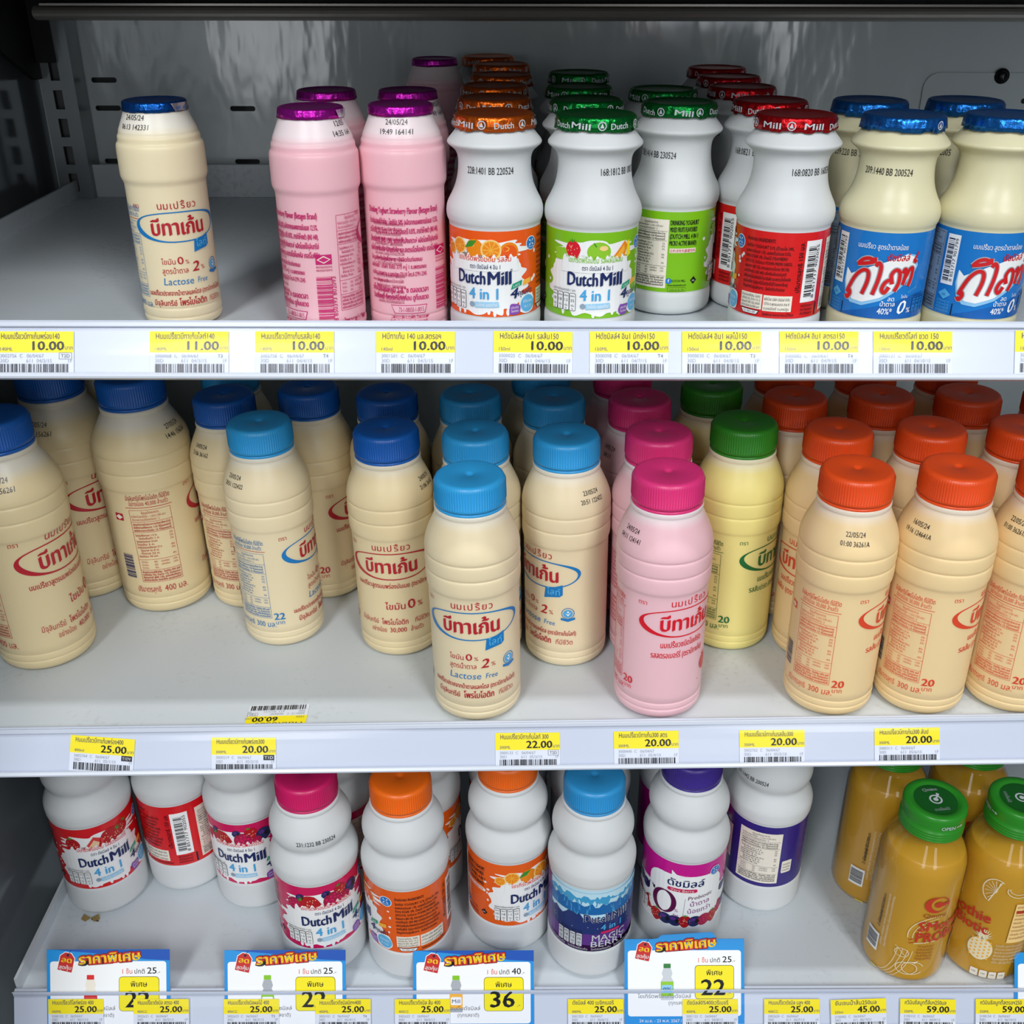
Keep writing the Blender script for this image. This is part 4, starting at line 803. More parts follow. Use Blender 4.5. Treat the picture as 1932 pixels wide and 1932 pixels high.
kindD400('dm400_magic', '#bfe3f2', magic_berry_label(), 'sky2', '#2f95d2')
kindD400('dm400_zero', '#c8128c', very_berry_label(), 'purple', '#3f2a8c')
kindD400('dm400_purple', '#33247c', purple_back_label(), 'purple', '#3f2a8c')
# smoothie bottle: clear shell, liquid inside, ribbed metal lid
pet = clear('clear_pet', '#ffffff', .03, ior=1.5)
juice = M('juice', '#cf9c2a', .35, 0, .4, .3)
liq = lathe('juice', [(h, max(r - .0009, .0003)) for h, r in smooth_prof(PAM, 2) if h < .119] + [(.119, .0003)], juice)
lidm = M('lid_green', '#2a8a22', .32)
lz0, lz1 = .1365, .158
lid = lathe('lid', [(lz0, .0200), (lz0, .0222)] + [(lz0 + .0022 * i + q, .0222 + d) for i in range(4) for q, d in ((.0002, .0004), (.0011, .0004), (.0016, -.0004))] + [(lz0 + .012, .0221), (lz1 - .004, .0224), (lz1 - .0012, .0221), (lz1, .0212), (lz1, .0165), (lz1 - .0010, .0158), (lz1 - .0010, .0006)], lidm, 72)
LP = Print()
LP.ell(0, 0, .0150, .0150, M('lid_dark', '#125a1c', .35), 1, n=36); LP.ring(0, -.0002, .0040, .0040, .0012, ink['silver'], 2); LP.ell(0, -.0002, .0018, .0018, ink['silver'], 2); LP.poly([(.0005, .001), (.003, .0062), (.0048, .0046), (.0022, .0012)], ink['silver'], 3)
LP.text('Qminc', .0, .0085, .0042, ink['silver'], w=.011, bold=.02); LP.text('ขวดนี้ผลไม้', 0, -.0115, .0034, ink['silver'], w=.011, bold=.01)
lm = LP.build('lid_print', None)
for v in lm.vertices: v.co = Vector((v.co.x, v.co.z, lz1 - .0009 - v.co.y * 1.0))
OP = Print(); OP.text('OPEN', 0, lz0 + .0125, .0042, ink['silver'], w=.010, bold=.015); OP.line([(.0062, lz0 + .0140), (.0105, lz0 + .0140)], .0006, ink['silver']); OP.poly([(.0098, lz0 + .0128), (.0098, lz0 + .0152), (.0118, lz0 + .0140)], ink['silver'])
op = OP.build('open_print', lambda h: .0226)
KIND['smoothie'] = dict(parts=[('bottle_shell', lathe('bottle_shell', smooth_prof(PAM, 2), pet), None), ('juice', liq, None), ('lid', lid, None), ('lid_print', lm, 2), ('open_print', op, 2), ('print', amino_print(.0312).build('print', RFAM, .00015), 0)], H=.158, R=.0312, rf=RFAM, stamp=None)

# ------------------------------------------------------------------ the setting
ZW = lambda z: z + CAMZ
YW = 0.965; XL = -0.398; XR = 0.86
YF = 0.5366; YT = 0.550; ALPHA = math.radians(27); FACE = 0.0298
S1 = dict(z=-.188, tilt=0.0, ztop=-.1739); S2 = dict(z=-.4465, tilt=.019, ztop=-.4411); S3 = dict(z=-.7000, tilt=.008, ztop=-.6946)
ca, sa = math.cos(ALPHA), math.sin(ALPHA)
def face_frame(S):
    """matrix of the leaning rail face: x along the rail, z up the face, -y towards the shopper; origin at the lower edge"""
    return Matrix.Translation((0, YT - FACE * sa, ZW(S['ztop'] - FACE * ca))) @ Matrix.Rotation(-S['tilt'], 4, 'Y') @ Matrix.Rotation(-ALPHA, 4, 'X')
def face_hit(px, py, S, off):
    Mi = face_frame(S).inverted(); o = Mi @ Vector((0, 0, CAMZ)); d = (Mi.to_3x3() @ ray(px, py)); t = (-off - o.y) / d.y
    return o + d * t
# back wall with real slots
def wall_pt(u, v, d): return (u, YW + d, ZW(v))
slots = []
for px, py in ((196, 151), (204, 204), (458, 205), (221, 304), (467, 305), (1948, 190), (720, 205), (980, 205), (990, 305), (735, 305)):
    p = on_depth(px, py, YW); slots.append(rounded_rect(p.x, p.z, .0215, .0042, .0020, 4))
wb = new_obj('wall_back', holed_panel('wall_back', [(XL - .02, -1.05), (XR, -1.05), (XR, .45), (XL - .02, .45)], slots, wall_grey, .0015, wall_pt)); tag(wb, kind='structure')
tag(new_obj('wall_outer', box_mesh('wall_outer', XL - .02, XR, YW + .03, YW + .04, ZW(-1.05), ZW(.45), dark_void)), kind='structure')
tag(new_obj('wall_left', box_mesh('wall_left', XL - .02, XL, .30, YW + .02, ZW(-1.05), ZW(.45), side_grey)), kind='structure')
tag(new_obj('ambient_blocker_right', box_mesh('ambient_blocker_right', XR, XR + .02, .30, YW + .02, ZW(-1.05), ZW(.45), side_grey)), kind='structure')  # unseen panel added at the right end to block ambient light
tag(new_obj('floor', box_mesh('floor', XL, XR, .40, YW, ZW(-1.05), ZW(-1.03), M('base_grey', '#7f8386', .5))), kind='structure')
# access plate with rounded corner and cross screw on the back wall
p0 = on_depth(1745, 137, YW); plate = rounded_rect((p0.x + XR - .02) / 2, (p0.z - .21) / 2, XR - .02 - p0.x, p0.z + .21, .012, 6)
pl = new_obj('access_plate', None) if False else None
hole = rounded_rect(on_depth(1948, 190, YW).x, on_depth(1948, 190, YW).z, .0215, .0042, .0020, 4)
me = holed_panel('access_plate', plate, [hole], wall_grey, .0022, lambda u, v, d: (u, YW - .0022 + d, ZW(v)))
ap = new_obj('access_plate', me); bv = ap.modifiers.new('bevel', 'BEVEL'); bv.width = .0008; bv.segments = 2; bv.limit_method = 'ANGLE'
tag(ap, 'grey embossed cover plate with rounded corner on the back wall', 'cover plate')
ps = on_depth(1888, 143, YW)
sc_prof = [(0, .0062), (.0010, .0062), (.0016, .0050), (.0018, .0044), (.0032, .0040), (.0042, .0026), (.0044, .0004)]
sm = lathe('screw_head', sc_prof, screw_mat, 28)
so = new_obj('screw', sm, ap, (ps.x, YW - .0020, ZW(ps.z))); so.rotation_euler = (math.pi / 2, 0, 0)
cx = Print(); cx.rect(-.0022, .0022, -.0005, .0005, ink['palegrey'], 1); cx.rect(-.0005, .0005, -.0022, .0022, ink['palegrey'], 1)
co = new_obj('cross_recess', cx.build('cross_recess', None), so); co.location = (0, 0, .0042); co.rotation_euler = (-math.pi / 2, .6, 0)
# slotted upright post in the back left corner
def post_pt(u, v, d): return (u, .944 + d, ZW(v))
px0, px1 = -.3885, -.3575
zs = []; z = -.02
while z > -1.0: zs.append(z); z -= .0222
up = empty('upright_post', (0, .944, ZW(-1.02)))
bm = bmesh.new()
def add_box(bm, x0, x1, y0, y1, z0, z1):
    for v in bmesh.ops.create_cube(bm, size=1)['verts']: v.co = Vector(((x0 + x1) / 2 + v.co.x * (x1 - x0), (y0 + y1) / 2 + v.co.y * (y1 - y0), (z0 + z1) / 2 + v.co.z * (z1 - z0)))
add_box(bm, px0, -.3795, .944, .946, ZW(-1.02), ZW(.05)); add_box(bm, -.3720, -.3680, .944, .946, ZW(-1.02), ZW(.05))
for z_ in zs: add_box(bm, -.3795, -.3720, .944, .946, ZW(z_ - .0148), ZW(z_ - .0075))
me = bpy.data.meshes.new('slotted_face'); bm.to_mesh(me); bm.free(); me.materials.append(post_grey)
fo = new_obj('slotted_face', me, up); fo.matrix_parent_inverse = Matrix.Translation((0, -.944, -ZW(-1.02)))
fo = new_obj('post_flange', extrude_profile('post_flange', [(0, 0), (.001, 0), (.001, 0.001), (0, .001)], 0, .001, post_grey), up)
bm = bmesh.new()
for a in ((-.3680, -.3640, .944, .964), (-.3640, -.3585, .938, .964), (px0, px0 + .002, .946, .964)):
    g = bmesh.ops.create_cube(bm, size=1)['verts']
    for v in g: v.co = Vector(((a[0] + a[1]) / 2 + v.co.x * (a[1] - a[0]), (a[2] + a[3]) / 2 + v.co.y * (a[3] - a[2]), ZW(-.485) + v.co.z * 1.07))
fo.data = bpy.data.meshes.new('post_flange'); bm.to_mesh(fo.data); bm.free(); fo.data.materials.append(post_grey); fo.matrix_parent_inverse = Matrix.Translation((0, -.944, -ZW(-1.02)))
fo = new_obj('post_back', box_mesh('post_back', px0 + .002, -.3685, .9615, .964, ZW(-1.02), ZW(.05), dark_void), up); fo.matrix_parent_inverse = Matrix.Translation((0, -.944, -ZW(-1.02)))
tag(up, 'grey slotted steel upright in the corner beside the side wall', 'upright post')
# upper shelf: black strip for the shade beneath, steel rear bar, black bracket
us = empty('upper_shelf', (0, .75, ZW(-.016))); inv = Matrix.Translation((0, -.75, -ZW(-.016)))
def kid(name, me, par, inv_): o = new_obj(name, me, par); o.matrix_parent_inverse = inv_; return o
kid('shelf_panel', box_mesh('shelf_panel', XL + .004, XR - .004, .528, .955, ZW(-.016), ZW(.012), M('upper_shelf_grey', '#9b9ea1', .5), .002), us, inv)
kid('under_shelf_shade', box_mesh('under_shelf_shade', -.366, XR - .004, .905, .915, ZW(-.038), ZW(-.016), black), us, inv)  # black panel put in for the shade between shelf and bar
bp = [(.888 + .010 * math.cos(a) * (1.0), ZW(-.0407) + .0053 * math.sin(a)) for a in [2 * math.pi * k / 16 for k in range(16)]]
kid('steel_bar', extrude_profile('steel_bar', bp, -.358, XR - .004, steel_bar), us, inv)
kid('bar_cap', extrude_profile('bar_cap', [(.879, ZW(-.0355)), (.897, ZW(-.0355)), (.897, ZW(-.034)), (.879, ZW(-.034))], -.352, XR - .004, steel_bar), us, inv)
br = [(.957, ZW(-.016)), (.957, ZW(-.0925)), (.932, ZW(-.0925)), (.770, ZW(-.016))]
kid('bracket', extrude_profile('bracket', br, -.3905, -.3862, black), us, inv)
hk = [(.957, ZW(-.02)), (.957, ZW(-.080)), (.938, ZW(-.080)), (.938, ZW(-.02))]
kid('bracket_hook', extrude_profile('bracket_hook', hk, -.3862, -.372, black), us, inv)
kid('front_rail', extrude_profile('front_rail', [(.522, ZW(-.012)), (.535, ZW(.018)), (.538, ZW(.018)), (.530, ZW(-.014))], XL + .004, XR - .004, rail_white), us, inv)
tag(us, 'upper shelf with grey steel rear bar and black bracket overhead', 'shelf')

# shelves with price rails
def make_shelf(S, label, raised_cover=0.0):
    root = empty('shelf', (0, .75, ZW(S['z']))); root.rotation_euler = (0, -S['tilt'], 0)
    tag(root, label, 'shelf', 'white shelves of the cooler')
    L, Rr = -.3765, XR - .006; yb = .948; lip = S['ztop'] - S['z']
    def k(name, me, par=root): return new_obj(name, me, par)
    y = lambda a: a - .75
    k('shelf_tray', box_mesh('shelf_tray', L, Rr, y(YT + .002), y(yb), -.018, 0, shelf_white, .0008))
    k('underside', box_mesh('underside', L + .002, Rr, y(YT + .008), y(yb - .002), -.0195, -.0179, shelf_white))
    k('side_lip', extrude_profile('side_lip', [(y(YT + .004), 0), (y(YT + .004), .014), (y(yb), .014), (y(yb), 0)], L, L + .0022, shelf_white))
    k('back_lip', box_mesh('back_lip', L + .006, Rr, y(yb - .002), y(yb), 0, .027, shelf_white, .0004))
    FM = Matrix.Translation((0, y(YT) - FACE * sa, lip - FACE * ca)) @ Matrix.Rotation(-ALPHA, 4, 'X')
    def swept(name, prof, mat, par, closed=True):   # profile in (n, s): distance in front of the face, height up the face
        pts = [FM @ Vector((0, -n_, s_)) for n_, s_ in prof]
        return k(name, extrude_profile(name, [(p.y, p.z) for p in pts], L, Rr, mat, closed), par)
    rail = swept('price_rail', [(0, .0005), (0, FACE - .0006), (-.003, FACE - .0006), (-.003, .0005)], rail_white, root)
    k('front_edge', extrude_profile('front_edge', [(y(YT) + .0005, lip - .010), (y(YT) + .0005, lip - .0003), (y(YT) + .0014, lip + .0003), (y(YT) + .0026, lip), (y(YT) + .0026, lip - .010)], L, Rr, rail_grey), rail)
    swept('upper_channel', [(-.001, FACE), (.0012, FACE), (.0016, FACE - .0006), (.0016, FACE - .0026), (.0012, FACE - .0032), (.0008, FACE - .0012), (-.001, FACE - .0012)], rail_grey, rail)
    swept('lower_channel', [(-.004, -.0006), (.0028, -.0006), (.0034, .0004), (.0030, .0020), (.0022, .0026), (.0012, .0012), (-.004, .0012)], rail_white, rail)
    n = 9; top = FACE - .0016 + raised_cover
    swept('clear_cover', [(.0013 + .0022 * math.sin(math.pi * i / (n - 1)) ** .8 + (.0018 * i / (n - 1) if raised_cover else 0), .0016 + (top - .0016) * i / (n - 1)) for i in range(n)], clear_rail, rail, False)
    if raised_cover: swept('cover_edge', [(.0030, top - .0003), (.0036, top - .0003), (.0036, top + .0003), (.0030, top + .0003)], rail_grey, rail)
    return root
sh1 = make_shelf(S1, 'white metal shelf holding the foil-lidded small bottles')
sh2 = make_shelf(S2, 'white metal shelf holding the 300 ml screw-cap milk drinks')
sh3 = make_shelf(S3, 'white metal shelf holding the big yoghurt bottles and smoothies', .002)

# ------------------------------------------------------------------ bottles
def place(kind, S, px, py, lam, name, label, cat='bottle', group=None, date=None, mode='cap', dy=0.0, dx=0.0, lean=0.0, ymax=None, nudge=(0, 0)):
    K = KIND[kind]
    if mode == 'cap':
        p = on_plane(px, py, S['z'] + K['H'], S['tilt']); p.x += S['tilt'] * K['H']
    else:   # pixel of the front-most point of the base
        p = on_plane(px, py, S['z'], S['tilt']); d = Vector((p.x, p.y)).normalized() * (K['R'] * .93); p.x += d.x; p.y += d.y
    PENDING.append([p.x + dx, p.y + dy, kind, S, lam, name, label, cat, group, date, lean])
def build_bottle(x, y, kind, S, lam, name, label, cat, group, date, lean):
    K = KIND[kind]
    z = S['z'] + S['tilt'] * x
    root = empty(name, (x, y, ZW(z) + .0001)); root.rotation_mode = 'ZYX'
    root.rotation_euler = (0, -S['tilt'] + lean, math.radians(lam) + math.atan2(-x, y))
    obs = []
    for (pn, me, par) in K['parts']:
        o = new_obj(pn, me, root if par is None else obs[par]); obs.append(o)
    if date and K['stamp']:
        v, sz = K['stamp']; lines, ang = date
        u = 0.0
        new_obj('date_stamp', stamp(lines, sz, u, v, K['rf'], w=[K.get('cw', .00142) * len(t_) for t_ in lines]), obs[0]).rotation_euler = (0, 0, math.radians(ang - lam))
    tag(root, label, cat, group)
    return root
PENDING = []
# small bottles with foil lids, top shelf
G1 = 'foil-lidded bottles on the top shelf'
place('b140_light', S1, 290, 187, 11, 'milk_bottle', 'cream small milk bottle with blue foil lid standing alone beside the left gap', group=G1, date=(['24/05/24', '06:13 142331'], -40))
place('b140_pink', S1, 585, 201, 234 - 288 + 180 - 0 if False else -234, 'milk_bottle', 'pink small bottle with purple foil lid, full barcode and nutrition table facing out', group=G1, date=(['12/05', '14:35 164'], 52))
place('b140_pink', S1, 752, 194, -180, 'milk_bottle', 'pink small bottle with purple foil lid stamped 24/05/24 19:49', group=G1, date=(['24/05/24', '19:49 164141'], -8))
place('b140_pink', S1, 615, 168, -90, 'milk_bottle', 'pink small bottle directly behind the pink bottle with the barcode', group=G1)
place('b140_pink', S1, 769, 168, -150, 'milk_bottle', 'pink small bottle directly behind the pink bottle stamped 19:49', group=G1, date=(['24/05/24', '19:49 164141'], 60))
place('b140_pink', S1, 828, 109, -170, 'milk_bottle', 'lone pink bottle far back against the wall beside the orange foil lids', group=G1)
for i, (x, y) in enumerate(((935, 211), (932, 182), (933, 159), (946, 139), (943, 119), (921, 104))):
    o_ = ('at the front of', 'second in', 'third in', 'fourth in', 'fifth in', 'rearmost in')[i]
    place('dm150_orange', S1, x, y, -15 + 40 * i, 'yoghurt_bottle', f'white yoghurt bottle with orange foil lid, {o_} the orange-lid file', group=G1, date=(['228:1401 BB 220524'], -8) if i == 0 else None, ymax=.915)
for i, (x, y) in enumerate(((1125, 214), (1108, 185), (1095, 161), (1092, 135))):
    o_ = ('at the front of', 'second in', 'third in', 'rearmost in')[i]
    place('dm150_mixed', S1, x, y, 6 + 30 * i, 'yoghurt_bottle', f'white bottle with green foil lid, {o_} the file beside the orange lids', group=G1, date=(['168:1812 BB 180524'], 48) if i == 0 else None, ymax=.915)
place('dm150_mixed', S1, 1283, 190, 121, 'yoghurt_bottle', 'white bottle with green foil lid showing its white nutrition panel, ahead of another', group=G1, date=(['238:1414 BB 230524'], -38))
place('dm150_mixed', S1, 1251, 166, 60, 'yoghurt_bottle', 'white bottle with green foil lid hidden behind the one showing a nutrition panel', group=G1, date=(['238:1414'], -60))
for i, (x, y) in enumerate(((1503, 213), (1453, 187), (1401, 161), (1376, 142), (1353, 126))):
    o_ = ('at the front of', 'second in', 'third in', 'fourth in', 'rearmost in')[i]
    place('dm150_straw', S1, x, y, (-121, -205, -150, -100, -60)[i], 'yoghurt_bottle', f'white yoghurt bottle with red foil lid, {o_} the slanting red-lid file', group=G1, date=((['168:0820 BB 160524'], 42), (['168:0821 BB 16'], -28), (['268:0820'], -52), None, None)[i], ymax=.915)
place('dl150', S1, 1714, 216, 0, 'milk_bottle', 'cream bottle with blue foil lid and blue label, stamped 209:1440 BB 200524', group=G1, date=(['209:1440 BB 200524'], -12))
place('dl150', S1, 1643, 187, 55, 'milk_bottle', 'cream blue-lidded bottle behind the gap between red lid and the 209:1440 bottle', group=G1, date=(['239:220 BB 2005'], -20))
place('dl150', S1, 1909, 216, 22, 'milk_bottle', 'cream blue-lidded bottle showing barcode beside its blue label, at the front', group=G1)
place('dl150', S1, 1823, 187, 40, 'milk_bottle', 'cream blue-lidded bottle behind the one showing its barcode', group=G1, date=(['239:220 BB 2005'], -40))

# middle shelf
G2 = 'screw-cap milk drinks on the middle shelf'
place('b400', S2, 96, 1266, 50, 'milk_bottle', 'large cream bottle with blue cap stamped 27/05/24 14:46, nearest the shelf edge', group=G2, date=(['27/05/24', '14:46 156261'], -12), mode='base')
place('b400', S2, 112, 1140, 50, 'milk_bottle', 'large cream bottle with blue cap just behind the one stamped 14:46', group=G2, date=(['27/05/24', '14:46 156261'], -30), mode='base')
place('b400', S2, 322, 1153, 110, 'milk_bottle', 'large cream bottle with blue cap showing nutrition table and 400', group=G2, date=(['27/05/24', '14:46 156261'], 52), mode='base')
place('b400', S2, 212, 1075, 170, 'milk_bottle', 'large cream bottle deep in shadow between two big blue-capped ones', group=G2, mode='base')
def cap2(kind, x, y, lam, name, label, **k): return place('b300_' + kind, S2, x, y, lam, name, label, group=G2, **k)
cap2('plain', 421, 741, 76, 'milk_bottle', 'cream bottle with dark blue cap peeping out behind the sky-capped 22 baht one', date=(['24/05/24', '21:06 36162'], -52))
cap2('plain', 586, 739, 76, 'milk_bottle', 'cream dark-blue-capped bottle in the shade with gnome-free oval logo edge' if False else 'shaded cream bottle with dark blue cap, oval logo half turned, stamped 36162', date=(['24/05/24', '21:06 36162'], -48))
cap2('plain', 745, 739, 60, 'milk_bottle', 'cream bottle with dark blue cap directly behind the zero-fat one')
cap2('light', 489, 793, 73, 'milk_bottle', 'cream bottle with sky blue cap showing blue nutrition table and 22 baht', date=(['23/05/24', '20:51 122422'], -52))
cap2('plain', 735, 806, -5, 'milk_bottle', 'cream bottle with dark blue cap facing out, red oval logo and fat 0%', date=(['24/05/24', '21:06 36162'], 62))
cap2('light', 885, 902, -3, 'milk_bottle', 'cream bottle with sky blue cap at the shelf edge, blue oval and Lactose Free')
cap2('light', 904, 812, 20, 'milk_bottle', 'cream sky-capped bottle directly behind the Lactose Free one at the edge')
cap2('light', 902, 742, 40, 'milk_bottle', 'cream sky-capped bottle third back in the file of the edge Lactose Free one')
cap2('light', 1074, 818, -44, 'milk_bottle', 'cream sky-capped bottle stamped 23/05/24 20:51, round blue badge in view', date=(['23/05/24', '20:51 122422'], 38))
cap2('light', 1061, 747, 20, 'milk_bottle', 'cream sky-capped bottle in shade behind the one with the round badge')
cap2('light', 1020, 692, 20, 'milk_bottle', 'cream sky-capped bottle in darkness, third back behind the round-badge one')
cap2('light', 430, 690, 20, 'milk_bottle', 'sky-capped bottle in darkness behind the dark blue caps')
cap2('strawberry', 1265, 899, 40, 'milk_bottle', 'pink bottle with pink cap at the shelf edge, red oval logo and strawberry', date=(['24/05/24', '04:11 124141'], -48))
cap2('strawberry', 1246, 817, 150, 'milk_bottle', 'pink bottle with pink cap second in its file behind the edge one')
cap2('strawberry', 1222, 747, 90, 'milk_bottle', 'pink-capped pink bottle third in its file, in shade', date=(['24/05/24', '04:11'], -50))
cap2('strawberry', 1175, 692, 90, 'milk_bottle', 'pink-capped pink bottle in darkness, last of its file')
cap2('pineapple', 1410, 800, 76, 'milk_bottle', 'pale yellow bottle with green cap and green print in front')
cap2('pineapple', 1374, 739, 76, 'milk_bottle', 'pale yellow green-capped bottle in shade behind the other green-capped one')
cap2('orange', 1634, 898, 94, 'milk_bottle', 'peach bottle with orange cap stamped 22/05/24 01:00 36261A, at the edge', date=(['22/05/24', '01:00 36261A'], 10))
cap2('orange', 1821, 892, 93, 'milk_bottle', 'peach bottle with orange cap stamped 16/05/24 19:16, at the edge', date=(['16/05/24', '19:16 124641A'], -34))
cap2('orange', 2003, 888, 93, 'milk_bottle', 'peach orange-capped bottle cut by the frame beside the 19:16 one', date=(['22/05/24', '01:00 36261A'], -34))
cap2('orange', 1586, 812, -23, 'milk_bottle', 'peach orange-capped bottle with red oval logo, behind the 01:00 one')
cap2('orange', 1756, 808, 60, 'milk_bottle', 'peach orange-capped bottle second row, behind the 19:16 one', date=(['24/05/24', '20:34 3'], 55))
cap2('orange', 1926, 806, 90, 'milk_bottle', 'peach orange-capped bottle second row, cut by the frame', date=(['24/05/24', '20:34 3'], -45))
cap2('orange', 1526, 742, 90, 'milk_bottle', 'shaded orange-capped bottle third row, next to the green caps')
cap2('orange', 1690, 744, 90, 'milk_bottle', 'shaded orange-capped bottle third row, second from the green caps')
cap2('orange', 1850, 743, 90, 'milk_bottle', 'shaded orange-capped bottle third row, third from the green caps')
cap2('orange', 1985, 741, 90, 'milk_bottle', 'shaded orange-capped bottle third row, fourth from the green caps')
for i, x in enumerate((1490, 1640, 1795)): cap2('orange', x, 692, 90, 'milk_bottle', 'orange-capped bottle in near darkness in the rearmost row, ' + ('next to the green caps', 'second from the green caps', 'third from the green caps')[i])

# bottom shelf
G3 = 'large yoghurt bottles on the bottom shelf'
def b3(kind, x, y, lam, label, **k): return place(kind, S3, x, y, lam, 'yoghurt_bottle', label, group=G3, mode='base', **k)
b3('dm400_straw', 197, 1717, 3, 'big white bottle with red strawberry label facing out at the end of the shelf')
b3('dm400_straw', 352, 1692, -175, 'big white bottle with red label turned to its barcode and nutrition panel')
b3('dm400_berry', 490, 1713, -21, 'big white bottle with crimson mixed-berry label, standing back beside the barcode one')
b3('dm400_berry', 622, 1838, 8, 'big white bottle with crimson cap and mixed-berry label near the edge', date=(['231:1232 BB 230524'], 4))
b3('dm400_orange', 781, 1848, -98, 'big white bottle with orange cap showing its ingredients text')
b3('dm400_orange', 961, 1797, 39, 'big white bottle with orange cap, oranges and Dutch Mill lettering')
b3('dm400_magic', 1107, 1846, 22, 'big white bottle with sky blue cap and blue Magic Berry label')
b3('dm400_zero', 1273, 1795, 5, 'big white bottle with purple cap and magenta 0% fat label')
b3('dm400_purple', 1421, 1721, 132, 'big white bottle with purple label turned to its nutrition panel', date=(['231:1442 BB 200524'], -30))
b3('dm400_berry', 655, 1700, 180, 'white bottle in shadow behind the crimson-capped berry one')
b3('dm400_orange', 805, 1705, 100, 'white bottle in shadow behind the orange-capped ingredients one')
b3('dm400_orange', 960, 1668, 100, 'white bottle in shadow behind the orange-capped Dutch Mill one')
b3('dm400_magic', 1105, 1690, 150, 'white bottle in shadow behind the Magic Berry one')
b3('dm400_zero', 1262, 1670, 150, 'white bottle in shadow behind the 0% fat one')
G4 = 'smoothie bottles on the bottom shelf'
def sm_(x, y, lam, label, **k): return place('smoothie', S3, x, y, lam, 'smoothie_bottle', label, group=G4, mode='base', **k)
sm_(1690, 1847, 34, 'golden smoothie bottle with green lid, red smoothie lettering and barcode side')
sm_(1822, 1842, -62, 'golden smoothie bottle with green lid marked OPEN and white pineapple drawing')
sm_(1628, 1706, 60, 'golden smoothie bottle standing behind the red-lettered one')
sm_(1770, 1700, 20, 'golden smoothie bottle in shade behind the pineapple one')

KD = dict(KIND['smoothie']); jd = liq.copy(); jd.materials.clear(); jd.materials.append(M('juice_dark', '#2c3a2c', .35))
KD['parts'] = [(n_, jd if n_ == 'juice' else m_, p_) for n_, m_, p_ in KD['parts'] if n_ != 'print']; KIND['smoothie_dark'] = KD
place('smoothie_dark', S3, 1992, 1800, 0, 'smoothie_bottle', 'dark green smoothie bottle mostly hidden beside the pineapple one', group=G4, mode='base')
# settle: neighbours on one shelf may touch but not run into each other, the rail or the back lip
for it in range(160):
    for i, A in enumerate(PENDING):
        for B in PENDING[i + 1:]:
            if A[3] is not B[3]: continue
            need = KIND[A[2]]['R'] + KIND[B[2]]['R'] + .0003
            d = Vector((B[0] - A[0], B[1] - A[1])); q = d.length
            if q < need:
                d = d / q * (need - q) * .5
                wa, wb_ = (.5, 1.5) if A[1] < B[1] else (1.5, .5)
                A[0] -= d.x * wa; A[1] -= d.y * wa; B[0] += d.x * wb_; B[1] += d.y * wb_
    for A in PENDING:
        r = KIND[A[2]]['R']
        A[1] = min(max(A[1], YT + .0030 + r), .945 - r); A[0] = max(A[0], -.3735 + r)
for A in PENDING: build_bottle(*A)

# ------------------------------------------------------------------ price tags
paper = M('tag_paper', '#dfe3ea', .5); yel = M('tag_yellow', '#fbe60a', .45)
def price_tag(S, px, py, name, price, ml, code, loc, badge, label, W=.0418, rot=0.0, flip=False, on=None, dark_badge=False, dy=0.0):
    H = .0232
    P = Print(); g = ink['grey']; pg = ink['palegrey']
    P.text(name, -.008 + .006, H - .0040, .0043, ink['grey'], w=.031, bold=.005)
    P.text(price, .0075, H - .0098, .0066, ink['black'] if not ml.startswith('~') else ink['black'], w=.0165, bold=.03)
    P.text('บาท', .0184, H - .0096, .0030, g, w=.0042)
    P.text(ml.strip('~'), -.0180, H - .0102, .0026, g, align='L')
    P.text(code + '  C   06/04/67', -.0180, H - .0138, .0027, pg, w=.023, align='L')
    if badge:
        if dark_badge: P.rect(.0128, .0198, H - .0146, H - .0112, ink['black'], 2); P.text(badge, .0163, H - .0138, .0026, ink['white'], w=.0056, layer=3, bold=.01)
        else: P.text(badge, .0165, H - .0138, .0026, g)
        if len(badge) > 2 and not dark_badge: P.frame(.0132, .0198, H - .0146, H - .0112, .0002, g)
    P.text('30D', -.0180, H - .0164, .0027, pg, align='L'); P.text('611  ' + loc, .0025, H - .0164, .0027, pg, w=.0135); P.text('1F', .0190, H - .0164, .0027, pg)
    P.bars(-.0180, .0188, .0012, .0060, ink['black'], 38, seed=hash(code) % 997 if False else sum(map(ord, code + loc)))
    root = empty('price_tag', (0, 0, 0))
    new_obj('paper', box_mesh('paper', -W / 2, W / 2, 0, .00018, 0, H, paper), root)
    new_obj('yellow_band', mesh('yellow_band', [(-W / 2, -.00004, H - .0112), (W / 2, -.00004, H - .0112), (W / 2, -.00004, H), (-W / 2, -.00004, H)], [(0, 1, 2, 3)], yel), root)
    new_obj('print', P.build('print', None, .0001), root)
    if on is None:
        p = face_hit(px, py, S, .0007 + dy)
        if dy: p.z -= H
        root.matrix_world = face_frame(S) @ Matrix.Translation((p.x, -.0007 - dy, p.z)) @ Matrix.Rotation(rot, 4, 'Y')
    tag(root, label, 'price tag', 'yellow price tags on the shelf rails')
    return root
